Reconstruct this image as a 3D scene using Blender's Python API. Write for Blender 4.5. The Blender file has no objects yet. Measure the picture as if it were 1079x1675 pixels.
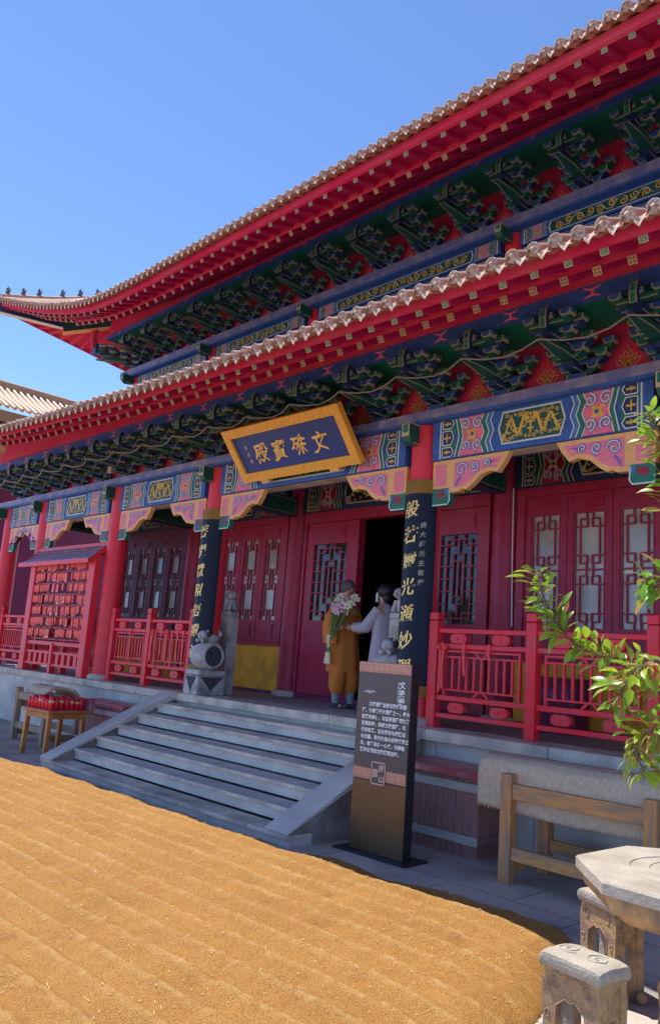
import bpy, bmesh, math, random
from math import sin, cos, pi, radians, sqrt, atan2
from mathutils import Vector, Matrix
random.seed(7)
SC = bpy.context.scene
COL = SC.collection
SCALE = 1.1            # everything is laid out in units of 1.1 m and scaled to metres at the end

# ------------------------------------------------------------------ camera
cam_d = bpy.data.cameras.new('camera'); cam = bpy.data.objects.new('camera', cam_d); COL.objects.link(cam)
cam_d.sensor_fit = 'VERTICAL'; cam_d.sensor_height = 36; cam_d.lens = 36 * 1309.42 / 1675
cam_d.clip_end = 3000; cam_d.clip_start = .05
_y, _p, _r = 0.8139, 0.1792, 0.0728
_f = Vector((-sin(_y) * cos(_p), cos(_y) * cos(_p), sin(_p)))
_rt = Vector((cos(_y), sin(_y), 0)); _up = _rt.cross(_f)
_r2 = _rt * cos(_r) + _up * sin(_r); _u2 = -_rt * sin(_r) + _up * cos(_r)
CAM = Vector((7.166, -6.3918, 1.4951))
cam.matrix_world = Matrix(((_r2.x, _u2.x, -_f.x, CAM.x * SCALE), (_r2.y, _u2.y, -_f.y, CAM.y * SCALE), (_r2.z, _u2.z, -_f.z, CAM.z * SCALE), (0, 0, 0, 1)))
SC.camera = cam
# ------------------------------------------------------------------ light
S = Vector((-.42, -.05, 1)).normalized()
W = bpy.data.worlds.new('World'); SC.world = W; W.use_nodes = True
nt = W.node_tree; bg = nt.nodes['Background']
sky = nt.nodes.new('ShaderNodeTexSky'); sky.sky_type = 'NISHITA'; sky.sun_disc = False
sky.sun_elevation = math.asin(S.z); sky.sun_rotation = atan2(S.x, S.y)
sky.air_density = .45; sky.dust_density = 0; sky.ozone_density = 6.0; sky.altitude = 0
nt.links.new(sky.outputs[0], bg.inputs[0]); bg.inputs[1].default_value = .108
sl = bpy.data.lights.new('sun', 'SUN'); sl.energy = 2.0; sl.angle = radians(.5); sl.color = (1, .95, .86)
so = bpy.data.objects.new('sun', sl); COL.objects.link(so); so.rotation_euler = S.to_track_quat('Z', 'Y').to_euler()
SC.view_settings.view_transform = 'Standard'; SC.view_settings.look = 'None'; SC.view_settings.gamma = 1
SC.view_settings.exposure = 1.85
SC.cycles.max_bounces = 8; SC.cycles.diffuse_bounces = 5

# ------------------------------------------------------------------ materials
M = {}
def mat(name, col, rough=.55, var=.12, scale=6., bump=0., bscale=40., metal=0., col2=None, c2scale=3., c2amt=.5, stretch=None, spec=.5, trans=0.):
    m = bpy.data.materials.new(name); m.use_nodes = True; t = m.node_tree; n = t.nodes; l = t.links
    b = n['Principled BSDF']; b.inputs['Roughness'].default_value = rough; b.inputs['Metallic'].default_value = metal
    b.inputs['Specular IOR Level'].default_value = spec
    tc = n.new('ShaderNodeTexCoord'); co = tc.outputs['Object']
    if stretch:
        mp = n.new('ShaderNodeMapping'); mp.inputs['Scale'].default_value = stretch; l.new(co, mp.inputs[0]); co = mp.outputs[0]
    nz = n.new('ShaderNodeTexNoise'); nz.inputs['Scale'].default_value = scale; nz.inputs['Detail'].default_value = 6; nz.inputs['Roughness'].default_value = .65
    l.new(co, nz.inputs[0])
    base = n.new('ShaderNodeRGB'); base.outputs[0].default_value = (*col, 1); cs = base.outputs[0]
    if col2:
        n2 = n.new('ShaderNodeTexNoise'); n2.inputs['Scale'].default_value = c2scale; n2.inputs['Detail'].default_value = 5; l.new(co, n2.inputs[0])
        rp = n.new('ShaderNodeValToRGB'); rp.color_ramp.elements[0].position = max(0, .62 - c2amt * .35); rp.color_ramp.elements[1].position = .68
        l.new(n2.outputs[0], rp.inputs[0])
        mx = n.new('ShaderNodeMix'); mx.data_type = 'RGBA'; mx.inputs[7].default_value = (*col2, 1)
        l.new(rp.outputs[0], mx.inputs[0]); l.new(cs, mx.inputs[6]); cs = mx.outputs[2]
    hs = n.new('ShaderNodeHueSaturation')
    mr = n.new('ShaderNodeMapRange'); mr.inputs[1].default_value = .25; mr.inputs[2].default_value = .75; mr.inputs[3].default_value = 1 - var; mr.inputs[4].default_value = 1 + var
    l.new(nz.outputs[0], mr.inputs[0]); l.new(mr.outputs[0], hs.inputs['Value']); l.new(cs, hs.inputs['Color']); l.new(hs.outputs[0], b.inputs['Base Color'])
    r2 = n.new('ShaderNodeMapRange'); r2.inputs[3].default_value = max(.05, rough - .12); r2.inputs[4].default_value = min(1, rough + .12)
    l.new(nz.outputs[0], r2.inputs[0]); l.new(r2.outputs[0], b.inputs['Roughness'])
    if bump:
        nb = n.new('ShaderNodeTexNoise'); nb.inputs['Scale'].default_value = bscale; nb.inputs['Detail'].default_value = 5; l.new(co, nb.inputs[0])
        bp = n.new('ShaderNodeBump'); bp.inputs['Strength'].default_value = bump; bp.inputs['Distance'].default_value = .02
        l.new(nb.outputs[0], bp.inputs['Height']); l.new(bp.outputs[0], b.inputs['Normal'])
    if trans:
        tb = n.new('ShaderNodeBsdfTranslucent'); l.new(hs.outputs[0], tb.inputs[0]); ms = n.new('ShaderNodeMixShader'); ms.inputs[0].default_value = trans
        l.new(b.outputs[0], ms.inputs[1]); l.new(tb.outputs[0], ms.inputs[2]); l.new(ms.outputs[0], n['Material Output'].inputs[0])
    M[name] = m; return m
mat('red', (.82, .020, .048), .45, .12, 5, .08, 30, spec=.35, col2=(.70, .055, .075), c2scale=1.8, c2amt=.8)
mat('rail_red', (.84, .016, .036), .45, .14, 9, .08, 40, spec=.35, col2=(.66, .05, .07), c2scale=4, c2amt=.7)
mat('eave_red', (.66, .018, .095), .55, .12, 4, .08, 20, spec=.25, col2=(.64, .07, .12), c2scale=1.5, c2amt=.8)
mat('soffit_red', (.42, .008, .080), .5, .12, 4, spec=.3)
mat('wall_red', (.64, .028, .085), .5, .15, 5, .05, 20)
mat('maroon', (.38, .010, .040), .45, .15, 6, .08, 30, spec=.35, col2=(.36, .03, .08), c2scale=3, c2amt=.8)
mat('plum', (.17, .012, .06), .6, .12, 6, .05, 30)
mat('blue', (.03, .10, .36), .55, .3, 14)
mat('light_blue', (.05, .17, .42), .5, .15, 9)
mat('ledge', (.15, .16, .36), .6, .2, 5, .1, 30, col2=(.27, .24, .32), c2scale=5)
mat('green', (.012, .16, .11), .55, .3, 14)
mat('soffit_green', (.010, .19, .125), .5, .2, 5)
mat('dark_blue', (.012, .035, .11), .5, .25, 9)
mat('dark_green', (.010, .085, .068), .5, .25, 9)
mat('white_line', (.62, .64, .58), .6, .1, 9)
mat('bracket_line', (.36, .32, .19), .5, .25, 12)
mat('gold_line', (.50, .42, .24), .45, .2, 12)
mat('gold', (.72, .42, .07), .38, .2, 14, .2, 60)
mat('gold_leaf', (.85, .58, .16), .32, .15, 14, metal=.25)
mat('orange', (.80, .42, .15), .5, .15, 9)
mat('pink', (.82, .15, .24), .55, .22, 14)
mat('queti_pink', (.80, .20, .26), .5, .12, 9)
mat('violet', (.20, .13, .45), .5, .12, 9)
mat('deep_red', (.28, .01, .03), .5, .12, 9)
mat('terracotta', (.46, .24, .16), .7, .22, 8, .25, 50, col2=(.30, .17, .12), c2scale=5)
mat('tile_face', (.50, .36, .28), .75, .25, 14, .3, 60, col2=(.40, .20, .12), c2scale=22, c2amt=.8)
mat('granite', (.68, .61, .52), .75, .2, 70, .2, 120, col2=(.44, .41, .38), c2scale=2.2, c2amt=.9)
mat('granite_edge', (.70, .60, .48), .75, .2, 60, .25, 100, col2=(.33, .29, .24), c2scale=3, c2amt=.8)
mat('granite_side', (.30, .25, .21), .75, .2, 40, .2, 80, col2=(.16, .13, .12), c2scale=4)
mat('floor_stone', (.34, .33, .33), .55, .15, 20, .08, 60)
mat('stone_grey', (.50, .48, .46), .75, .22, 14, .5, 45, col2=(.20, .19, .19), c2scale=7)
mat('stone_dark', (.06, .06, .07), .8, .25, 20, .5, 45)
mat('stone_tan', (.52, .31, .13), .85, .28, 12, .4, 60, col2=(.20, .13, .09), c2scale=11, c2amt=.7)
mat('stone_pale', (.42, .37, .30), .85, .24, 16, .4, 60, col2=(.30, .25, .19), c2scale=8, c2amt=.8)
mat('black', (.012, .013, .02), .35, .2, 8)
mat('rafter_gold', (.34, .27, .13), .55, .25, 14)
mat('couplet_black', (.010, .016, .036), .5, .2, 5, spec=.2)
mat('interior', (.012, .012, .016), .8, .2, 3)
mat('shelf', (.045, .03, .02), .6, .2, 5)
mat('dado_yellow', (.88, .44, .03), .75, .16, 6, .1, 30, col2=(.60, .30, .03), c2scale=2.5)
mat('plaque_blue', (.012, .045, .24), .45, .15, 8)
mat('plaque_gold', (.86, .40, .04), .5, .15, 30, .3, 60)
mat('sign_brown', (.085, .065, .060), .4, .08, 6)
mat('sign_sand_reflect', (.15, .085, .04), .3, .05, 5, metal=.35)  # golden reflection of the grain put into the lower panel's colour
mat('sign_copper', (.55, .22, .13), .4, .15, 10)
mat('copper_line', (.75, .45, .33), .4, .1, 10)
mat('sign_white', (.82, .82, .80), .5, .02, 10)
mat('steel_black', (.018, .018, .024), .4, .2, 10)
mat('wood_box', (.36, .15, .13), .75, .3, 5, .4, 20, col2=(.22, .17, .15), c2scale=5, stretch=(9, 9, .8))
mat('wood_grey', (.46, .40, .36), .8, .2, 5, .3, 30, stretch=(1, 8, 8))
mat('lid_red', (.42, .07, .09), .35, .2, 5, .1, 20, col2=(.36, .22, .24), c2scale=6)
mat('wood_old', (.62, .27, .08), .7, .22, 5, .4, 20, col2=(.30, .20, .13), c2scale=3, c2amt=.6, stretch=(7, 7, .9))
mat('wood_rail', (.68, .29, .08), .7, .22, 5, .4, 20, col2=(.32, .21, .13), c2scale=3, c2amt=.6, stretch=(.9, 7, 7))
mat('wood_pale', (.38, .28, .17), .75, .25, 5, .4, 20, col2=(.22, .17, .12), c2scale=3, stretch=(7, 7, .9))
mat('wood_orange', (.52, .20, .045), .4, .22, 5, .2, 20, col2=(.30, .11, .03), c2scale=4, stretch=(7, 7, 1))
mat('cup_red', (.70, .012, .030), .25, .15, 20)
mat('cup_gold', (.70, .42, .10), .35, .2, 20)
mat('ribbon', (.85, .045, .05), .55, .15, 20)
mat('tag_red', (.88, .07, .05), .55, .25, 20)
mat('tag_dark', (.10, .02, .03), .7, .25, 20)
mat('skin', (.50, .27, .18), .55, .08, 20)
mat('robe', (.54, .175, .028), .85, .15, 14, .2, 40)
mat('linen', (.40, .37, .42), .85, .12, 14, .2, 40)
mat('trouser', (.50, .52, .56), .85, .12, 14)
mat('sock', (.22, .27, .35), .85, .12, 20)
mat('shoe', (.03, .035, .05), .7, .12, 20)
mat('hair', (.008, .008, .010), .5, .2, 60)
mat('stubble', (.10, .075, .07), .8, .1, 60)
mat('mask', (.62, .66, .72), .8, .05, 20)
mat('petal_cream', (.80, .76, .52), .6, .1, 30, trans=.25)
mat('petal_pink', (.80, .48, .58), .6, .15, 30, trans=.25)
mat('stem_green', (.10, .20, .04), .6, .2, 20)
mat('bark', (.16, .10, .07), .85, .3, 20, .5, 60)
mat('sandal', (.32, .10, .05), .7, .1, 20)
mat('wire', (.28, .26, .26), .6, .1, 20)
mat('wire_white', (.70, .68, .68), .5, .05, 20)
mat('dark_tile', (.13, .07, .045), .6, .2, 12)
mat('old_roof', (.42, .22, .10), .55, .2, 8)
mat('old_tile', (.56, .40, .28), .55, .15, 8)
def leaf_mat():
    m = mat('leaf', (.17, .34, .03), .3, .3, 18, trans=.45, col2=(.48, .52, .04), c2scale=3.)
    return m
leaf_mat()
mat('leaf_young', (.40, .24, .07), .4, .25, 18, trans=.4, col2=(.22, .28, .04), c2scale=9.)
def pane_mat():
    m = mat('pane', (.54, .49, .42), .12, .15, 3, col2=(.34, .30, .26), c2scale=1.6)  # cream base colour stands in for reflections in the glass
    mat('dark_glass', (.018, .026, .02), .08, .3, 8, col2=(.06, .09, .03), c2scale=7)  # greenish mottling painted in place of dark green reflections
    return m
pane_mat()
def weave_mat():
    m = mat('weave', (.90, .68, .46), .9, .2, 30)
    t = m.node_tree; n = t.nodes; l = t.links; b = n['Principled BSDF']
    tc = n.new('ShaderNodeTexCoord'); w = n.new('ShaderNodeTexWave'); w.bands_direction = 'X'; w.inputs['Scale'].default_value = 26; w.inputs['Distortion'].default_value = 1.6; w.inputs['Detail'].default_value = 3; w.inputs['Detail Scale'].default_value = 2.5
    l.new(tc.outputs['Object'], w.inputs[0])
    old = b.inputs['Base Color'].links[0].from_socket
    mx = n.new('ShaderNodeMix'); mx.data_type = 'RGBA'; mx.blend_type = 'MULTIPLY'; mx.inputs[0].default_value = .38
    l.new(old, mx.inputs[6]); l.new(w.outputs[0], mx.inputs[7]); l.new(mx.outputs[2], b.inputs['Base Color'])
    bp = n.new('ShaderNodeBump'); bp.inputs['Strength'].default_value = .8; bp.inputs['Distance'].default_value = .01; l.new(w.outputs[0], bp.inputs['Height']); l.new(bp.outputs[0], b.inputs['Normal'])
weave_mat()
def carve_mat(src, name, amount=.9, sc=14):
    m = M[src].copy(); m.name = name; M[name] = m; t = m.node_tree; n = t.nodes; l = t.links; b = n['Principled BSDF']
    tc = n.new('ShaderNodeTexCoord'); w = n.new('ShaderNodeTexWave'); w.wave_type = 'RINGS'; w.rings_direction = 'SPHERICAL'; w.inputs['Scale'].default_value = sc; w.inputs['Distortion'].default_value = 26; w.inputs['Detail'].default_value = 3; w.inputs['Detail Scale'].default_value = 2.6
    l.new(tc.outputs['Object'], w.inputs[0])
    bp = n.new('ShaderNodeBump'); bp.inputs['Strength'].default_value = amount; bp.inputs['Distance'].default_value = .012
    l.new(w.outputs[0], bp.inputs['Height'])
    if b.inputs['Normal'].links: l.new(b.inputs['Normal'].links[0].from_socket, bp.inputs['Normal'])
    l.new(bp.outputs[0], b.inputs['Normal'])
carve_mat('stone_tan', 'stone_tan_carved', .35, 16); carve_mat('stone_pale', 'stone_pale_carved', .2, 14)
carve_mat('gold', 'gold_carved', 1., 30)
def grain_mat():
    m = bpy.data.materials.new('grain'); m.use_nodes = True; t = m.node_tree; n = t.nodes; l = t.links; b = n['Principled BSDF']; M['grain'] = m
    b.inputs['Roughness'].default_value = .8; b.inputs['Specular IOR Level'].default_value = .2
    tc = n.new('ShaderNodeTexCoord')
    v = n.new('ShaderNodeTexVoronoi'); v.inputs['Scale'].default_value = 210; l.new(tc.outputs['Object'], v.inputs[0])
    nz = n.new('ShaderNodeTexNoise'); nz.inputs['Scale'].default_value = 2.2; nz.inputs['Detail'].default_value = 8; nz.inputs['Roughness'].default_value = .7; l.new(tc.outputs['Object'], nz.inputs[0])
    rp = n.new('ShaderNodeValToRGB'); e = rp.color_ramp.elements; e[0].position = .05; e[0].color = (.19, .083, .018, 1); e[1].position = .95; e[1].color = (.54, .30, .092, 1)
    x = e.new(.5); x.color = (.36, .17, .040, 1)
    sep = n.new('ShaderNodeSeparateColor'); l.new(v.outputs['Color'], sep.inputs[0])
    ad = n.new('ShaderNodeMath'); ad.operation = 'MULTIPLY_ADD'; ad.inputs[1].default_value = .55; l.new(sep.outputs[0], ad.inputs[0])
    mu = n.new('ShaderNodeMath'); mu.operation = 'MULTIPLY'; mu.inputs[1].default_value = .5; l.new(nz.outputs[0], mu.inputs[0]); l.new(mu.outputs[0], ad.inputs[2])
    l.new(ad.outputs[0], rp.inputs[0])
    at = n.new('ShaderNodeAttribute'); at.attribute_name = 'crest_tone'; cm_ = n.new('ShaderNodeMix'); cm_.data_type = 'RGBA'; cm_.inputs[7].default_value = (.58, .38, .16, 1)  # paler colour blended in toward the ridge crests
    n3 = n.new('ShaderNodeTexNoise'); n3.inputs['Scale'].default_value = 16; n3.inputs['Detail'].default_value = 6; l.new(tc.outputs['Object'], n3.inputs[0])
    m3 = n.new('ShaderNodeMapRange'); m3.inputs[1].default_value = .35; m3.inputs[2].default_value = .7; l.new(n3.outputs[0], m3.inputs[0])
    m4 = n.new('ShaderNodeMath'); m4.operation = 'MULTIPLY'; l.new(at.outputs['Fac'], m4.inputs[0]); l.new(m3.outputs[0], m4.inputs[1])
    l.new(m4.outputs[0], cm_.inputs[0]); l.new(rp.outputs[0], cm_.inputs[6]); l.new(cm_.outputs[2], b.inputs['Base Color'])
    bp = n.new('ShaderNodeBump'); bp.inputs['Strength'].default_value = .8; bp.inputs['Distance'].default_value = .008; bp.invert = True
    l.new(v.outputs['Distance'], bp.inputs['Height']); l.new(bp.outputs[0], b.inputs['Normal'])
    mat('straw', (.72, .58, .34), .7, .2, 20)
grain_mat()
def paving_mat():
    m = mat('paving', (.52, .44, .37), .75, .2, 30, .15, 80, col2=(.28, .26, .24), c2scale=1.5)
    t = m.node_tree; n = t.nodes; l = t.links; b = n['Principled BSDF']
    tc = n.new('ShaderNodeTexCoord'); br = n.new('ShaderNodeTexBrick'); br.inputs['Scale'].default_value = 1; br.inputs['Mortar Size'].default_value = .006; br.inputs['Brick Width'].default_value = 1.1; br.inputs['Row Height'].default_value = .55
    br.inputs['Color1'].default_value = (1, 1, 1, 1); br.inputs['Color2'].default_value = (.82, .82, .82, 1); br.inputs['Mortar'].default_value = (.3, .3, .3, 1)
    l.new(tc.outputs['Object'], br.inputs[0])
    old = b.inputs['Base Color'].links[0].from_socket
    mx = n.new('ShaderNodeMix'); mx.data_type = 'RGBA'; mx.blend_type = 'MULTIPLY'; mx.inputs[0].default_value = 1
    l.new(old, mx.inputs[6]); l.new(br.outputs[0], mx.inputs[7]); l.new(mx.outputs[2], b.inputs['Base Color'])
paving_mat()

# ------------------------------------------------------------------ mesh builder
class MB:
    def __init__(s, T=None): s.v = []; s.f = []; s.m = []; s.sm = []; s.mats = []; s.T = T or Matrix()
    def mi(s, name):
        if name not in s.mats: s.mats.append(name)
        return s.mats.index(name)
    def add(s, vs, fs, mt, smooth=False):
        o = len(s.v); s.v += [tuple(s.T @ Vector(p)) for p in vs]; k = s.mi(mt)
        for f in fs: s.f.append([o + i for i in f]); s.m.append(k); s.sm.append(smooth)
    def poly(s, pts, mt): s.add(pts, [list(range(len(pts)))], mt)
    def box(s, c, d, mt, R=None):
        x, y, z = d[0] / 2, d[1] / 2, d[2] / 2
        vs = [Vector((i * x, j * y, k * z)) for i in (-1, 1) for j in (-1, 1) for k in (-1, 1)]
        if R is not None: vs = [R @ v for v in vs]
        s.add([v + Vector(c) for v in vs], [(0, 1, 3, 2), (4, 6, 7, 5), (0, 4, 5, 1), (2, 3, 7, 6), (0, 2, 6, 4), (1, 5, 7, 3)], mt)
    def b2(s, a, b, mt): s.box([(a[i] + b[i]) / 2 for i in range(3)], [abs(b[i] - a[i]) for i in range(3)], mt)
    def bar(s, p, q, w, h, mt, up=(0, 0, 1)):
        p, q = Vector(p), Vector(q); d = (q - p).normalized(); u = Vector(up); sd = d.cross(u)
        if sd.length < 1e-4: sd = d.cross(Vector((0, 1, 0)))
        sd.normalize(); u = sd.cross(d)
        vs = [e + sd * (i * w / 2) + u * (j * h / 2) for e in (p, q) for i, j in ((-1, -1), (1, -1), (1, 1), (-1, 1))]
        s.add(vs, [(3, 2, 1, 0), (4, 5, 6, 7), (0, 1, 5, 4), (1, 2, 6, 5), (2, 3, 7, 6), (3, 0, 4, 7)], mt)
    def tube(s, pts, r, mt, n=8, cap=True):
        pts = [Vector(p) for p in pts]; rs = r if isinstance(r, (list, tuple)) else [r] * len(pts); vs = []; fs = []
        u = None
        for i, p in enumerate(pts):
            d = (pts[min(i + 1, len(pts) - 1)] - pts[max(i - 1, 0)]).normalized()
            if u is None:
                u = d.cross(Vector((0, 0, 1)))
                if u.length < 1e-3: u = Vector((1, 0, 0))
            u = (u - d * u.dot(d)).normalized(); w = d.cross(u)
            for k in range(n): a = 2 * pi * k / n; vs.append(p + (u * cos(a) + w * sin(a)) * rs[i])
        for i in range(len(pts) - 1):
            for k in range(n): a, b = i * n + k, i * n + (k + 1) % n; fs.append((a, b, b + n, a + n))
        s.add(vs, fs, mt, True)
        if cap: s.add(vs[:n], [list(range(n))[::-1]], mt); s.add(vs[-n:], [list(range(n))], mt)
    def lathe(s, prof, c, mt, n=24, axis='z', a0=0., a1=2 * pi, cap=True):
        vs = []; fs = []; full = abs(a1 - a0 - 2 * pi) < 1e-6; k = n if full else n + 1
        for r, z in prof:
            for i in range(k):
                a = a0 + (a1 - a0) * i / n; p = (r * cos(a), r * sin(a), z)
                if axis == 'y': p = (p[0], -p[2], p[1])
                if axis == 'x': p = (p[2], p[0], p[1])
                vs.append((c[0] + p[0], c[1] + p[1], c[2] + p[2]))
        for j in range(len(prof) - 1):
            for i in range(n): a, b = j * k + i, j * k + (i + 1) % k; fs.append((a, b, b + k, a + k))
        s.add(vs, fs, mt, True)
        if cap and full: s.add(vs[:k], [list(range(k))[::-1]], mt); s.add(vs[-k:], [list(range(k))], mt)
    def prism(s, pts, off, mt, mt2=None):       # 3D polygon extruded by vector off
        n = len(pts); off = Vector(off); a = [Vector(p) for p in pts]; b = [p + off for p in a]
        s.add(a + b, [list(range(n))[::-1], [n + i for i in range(n)]], mt)
        s.add(a + b, [(i, (i + 1) % n, n + (i + 1) % n, n + i) for i in range(n)], mt2 or mt)
    def ribbon(s, pts, w, mt, nrm=None):         # flat ribbon in a plane with normal nrm
        pts = [Vector(p) for p in pts]; ws = w if isinstance(w, (list, tuple)) else [w] * len(pts); vs = []; nrm = Vector(nrm or (0, -1, 0))
        for i, p in enumerate(pts):
            d = (pts[min(i + 1, len(pts) - 1)] - pts[max(i - 1, 0)]).normalized(); sd = d.cross(nrm).normalized()
            vs += [p - sd * ws[i] / 2, p + sd * ws[i] / 2]
        s.add(vs, [(2 * i, 2 * i + 1, 2 * i + 3, 2 * i + 2) for i in range(len(pts) - 1)], mt)
    def grid(s, f, nu, nv, mt, smooth=True):
        vs = [f(i / nu, j / nv) for j in range(nv + 1) for i in range(nu + 1)]
        s.add(vs, [(j * (nu + 1) + i, j * (nu + 1) + i + 1, (j + 1) * (nu + 1) + i + 1, (j + 1) * (nu + 1) + i) for j in range(nv) for i in range(nu)], mt, smooth)
    def ball(s, c, r, mt, n=12, sc=(1, 1, 1)):
        pr = [(r * sin(pi * j / (n // 2 + 1)), -r * cos(pi * j / (n // 2 + 1))) for j in range(n // 2 + 2)]
        k = len(s.v); s.lathe([(max(a, 1e-4), b) for a, b in pr], (0, 0, 0), mt, n, cap=False)
        inv = s.T.inverted()
        for i in range(k, len(s.v)):
            p = inv @ Vector(s.v[i]); s.v[i] = tuple(s.T @ Vector((c[0] + p.x * sc[0], c[1] + p.y * sc[1], c[2] + p.z * sc[2])))
    def mesh(s, name, o=(0, 0, 0)):
        me = bpy.data.meshes.new(name); o = Vector(o)
        me.from_pydata([tuple(Vector(p) - o) for p in s.v], [], s.f)
        for n in s.mats: me.materials.append(M[n])
        me.polygons.foreach_set('material_index', s.m); me.polygons.foreach_set('use_smooth', s.sm); me.update()
        return me
    def build(s, name, parent=None, bevel=0, seg=2):
        o = Vector((0, 0, 0)); q = parent
        while q is not None: o += Vector(q.location); q = q.parent
        ob = bpy.data.objects.new(name, s.mesh(name, o)); COL.objects.link(ob); ob.parent = parent
        if bevel:
            b = ob.modifiers.new('bevel', 'BEVEL'); b.width = bevel; b.segments = seg; b.limit_method = 'ANGLE'; b.angle_limit = radians(40)
        return ob
def tag(o, label=None, cat=None, group=None, kind=None):
    if label: o['label'] = label
    if cat: o['category'] = cat
    if group: o['group'] = group
    if kind: o['kind'] = kind
    return o
def thing(name, label, cat, loc=(0, 0, 0), group=None):
    o = bpy.data.objects.new(name, None); COL.objects.link(o); o.location = loc; o.empty_display_size = .2
    return tag(o, label, cat, group)
def copy_tree(o, parent=None):
    c = o.copy(); COL.objects.link(c); c.parent = parent
    for ch in list(o.children): copy_tree(ch, c)
    return c
def text_geo(body, size=1., bold=0., align='CENTER', sp=1.):
    c = bpy.data.curves.new('t', 'FONT'); c.body = body; c.size = size; c.offset = bold; c.align_x = align; c.space_line = sp; c.resolution_u = 3
    ob = bpy.data.objects.new('t', c); COL.objects.link(ob); bpy.context.view_layer.update()
    me = bpy.data.meshes.new_from_object(ob.evaluated_get(bpy.context.evaluated_depsgraph_get()))
    vs = [v.co.copy() for v in me.vertices]; fs = [list(p.vertices) for p in me.polygons]
    bpy.data.objects.remove(ob); bpy.data.curves.remove(c); bpy.data.meshes.remove(me)
    return vs, fs
def glyph(mb, ch, cx, cz, size, mt, fn, bold=.0, shear=0., wob=0.):
    """one character centred at (cx, cz) in a plane, put in space by fn(u, v)"""
    vs, fs = text_geo(ch, size, bold)
    if not vs: return
    x0 = min(v.x for v in vs); x1 = max(v.x for v in vs); y0 = min(v.y for v in vs); y1 = max(v.y for v in vs); mx, my = (x0 + x1) / 2, (y0 + y1) / 2
    out = []
    for v in vs:
        a, b = v.x - mx, v.y - my
        out.append(fn(cx + a + shear * b + wob * sin(b * 9 / size), cz + b + .10 * a + wob * sin(a * 8 / size)))
    mb.add(out, fs, mt)
def skin_mesh(name, V, E, mt, parent=None, sub=2, root=None):
    me = bpy.data.meshes.new(name); ks = list(V); idx = {k: i for i, k in enumerate(ks)}
    me.from_pydata([V[k][:3] for k in ks], [(idx[a], idx[b]) for a, b in E], [])
    ob = bpy.data.objects.new(name, me); COL.objects.link(ob)
    ob.modifiers.new('s', 'SKIN'); sv = me.skin_vertices[0].data
    for k in ks:
        r = V[k][3]; sv[idx[k]].radius = r if isinstance(r, tuple) else (r, r); sv[idx[k]].use_root = (k == (root or ks[0]))
    m = ob.modifiers.new('u', 'SUBSURF'); m.levels = sub; m.render_levels = sub
    bpy.context.view_layer.update()
    nm = bpy.data.meshes.new_from_object(ob.evaluated_get(bpy.context.evaluated_depsgraph_get()))
    bpy.data.objects.remove(ob)
    o = Vector((0, 0, 0)); q = parent
    while q is not None: o += Vector(q.location); q = q.parent
    nm.transform(Matrix.Translation(-o)); nm.materials.clear(); nm.materials.append(M[mt]); nm.polygons.foreach_set('use_smooth', [True] * len(nm.polygons))
    r = bpy.data.objects.new(name, nm); COL.objects.link(r); r.parent = parent; return r
def lerp(a, b, t): return a + (b - a) * t
def interp(x, tab):
    if x <= tab[0][0]: return tab[0][1]
    for (a, fa), (b, fb) in zip(tab, tab[1:]):
        if x <= b: return lerp(fa, fb, (x - a) / (b - a))
    return tab[-1][1]

# ------------------------------------------------------------------ ground
g = MB(); g.poly([(-300, -300, -.006), (300, -300, -.006), (300, 300, -.006), (-300, 300, -.006)], 'paving'); tag(g.build('ground'), kind='structure')
g = MB(); g.poly([(-14, -14, 0), (14, -14, 0), (14, 3, 0), (-14, 3, 0)], 'paving'); tag(g.build('courtyard_pavement'), kind='structure')

# ------------------------------------------------------------------ temple hall
H0 = .9; ZT = 3.99; ZB = 3.56; WY = 1.5
XA = 1.835; XS = [-8.84, -7.23, -4.53, -1.835, 1.835, 4.53, 7.23, 8.84]; XL, XR = -9.2, 9.2
hall = thing('temple_hall', 'two-storey red Chinese temple hall with double tiled eaves and painted beams', 'temple', (0, 0, 0))
# platform
m = MB(); m.b2((XL - .2, -.27, -.05), (XR + .2, 9, .80), 'granite')
for x in [XL + k * 1.05 for k in range(18)]: m.b2((x, -.2725, .02), (x + .006, -.26, .79), 'granite_side')
m.b2((XL, -.2722, .40), (XR, -.26, .405), 'granite_side')
m.build('platform', hall)
m = MB(); x = XL - .2
while x < XR: m.b2((x, -.33, .80), (min(x + 1.29, XR + .2), .12, H0), 'granite_edge'); x += 1.295
m.build('coping', hall, .008, 1)
m = MB(); m.b2((XL, .12, .8), (XR, 7, H0 - .002), 'floor_stone'); m.build('floor', hall)

def column(x, y, z0, z1, r, mt):
    m = MB(); m.lathe([(r * 1.35, z0), (r * 1.38, z0 + .05), (r * 1.12, z0 + .08)], (x, y, 0), 'granite_edge', 20)
    m.lathe([(r * 1.04, z0 + .07), (r * 1.02, z0 + .9), (r, (z0 + z1) / 2), (r * .97, z1)], (x, y, 0), mt, 28)
    return m.build('column', hall)
for x in XS: column(x, 0, H0, ZT - .002, .168, 'red')
for x in XS[1:-1]: column(x, WY + .03, H0, ZT + .1, .172, 'maroon')

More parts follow.
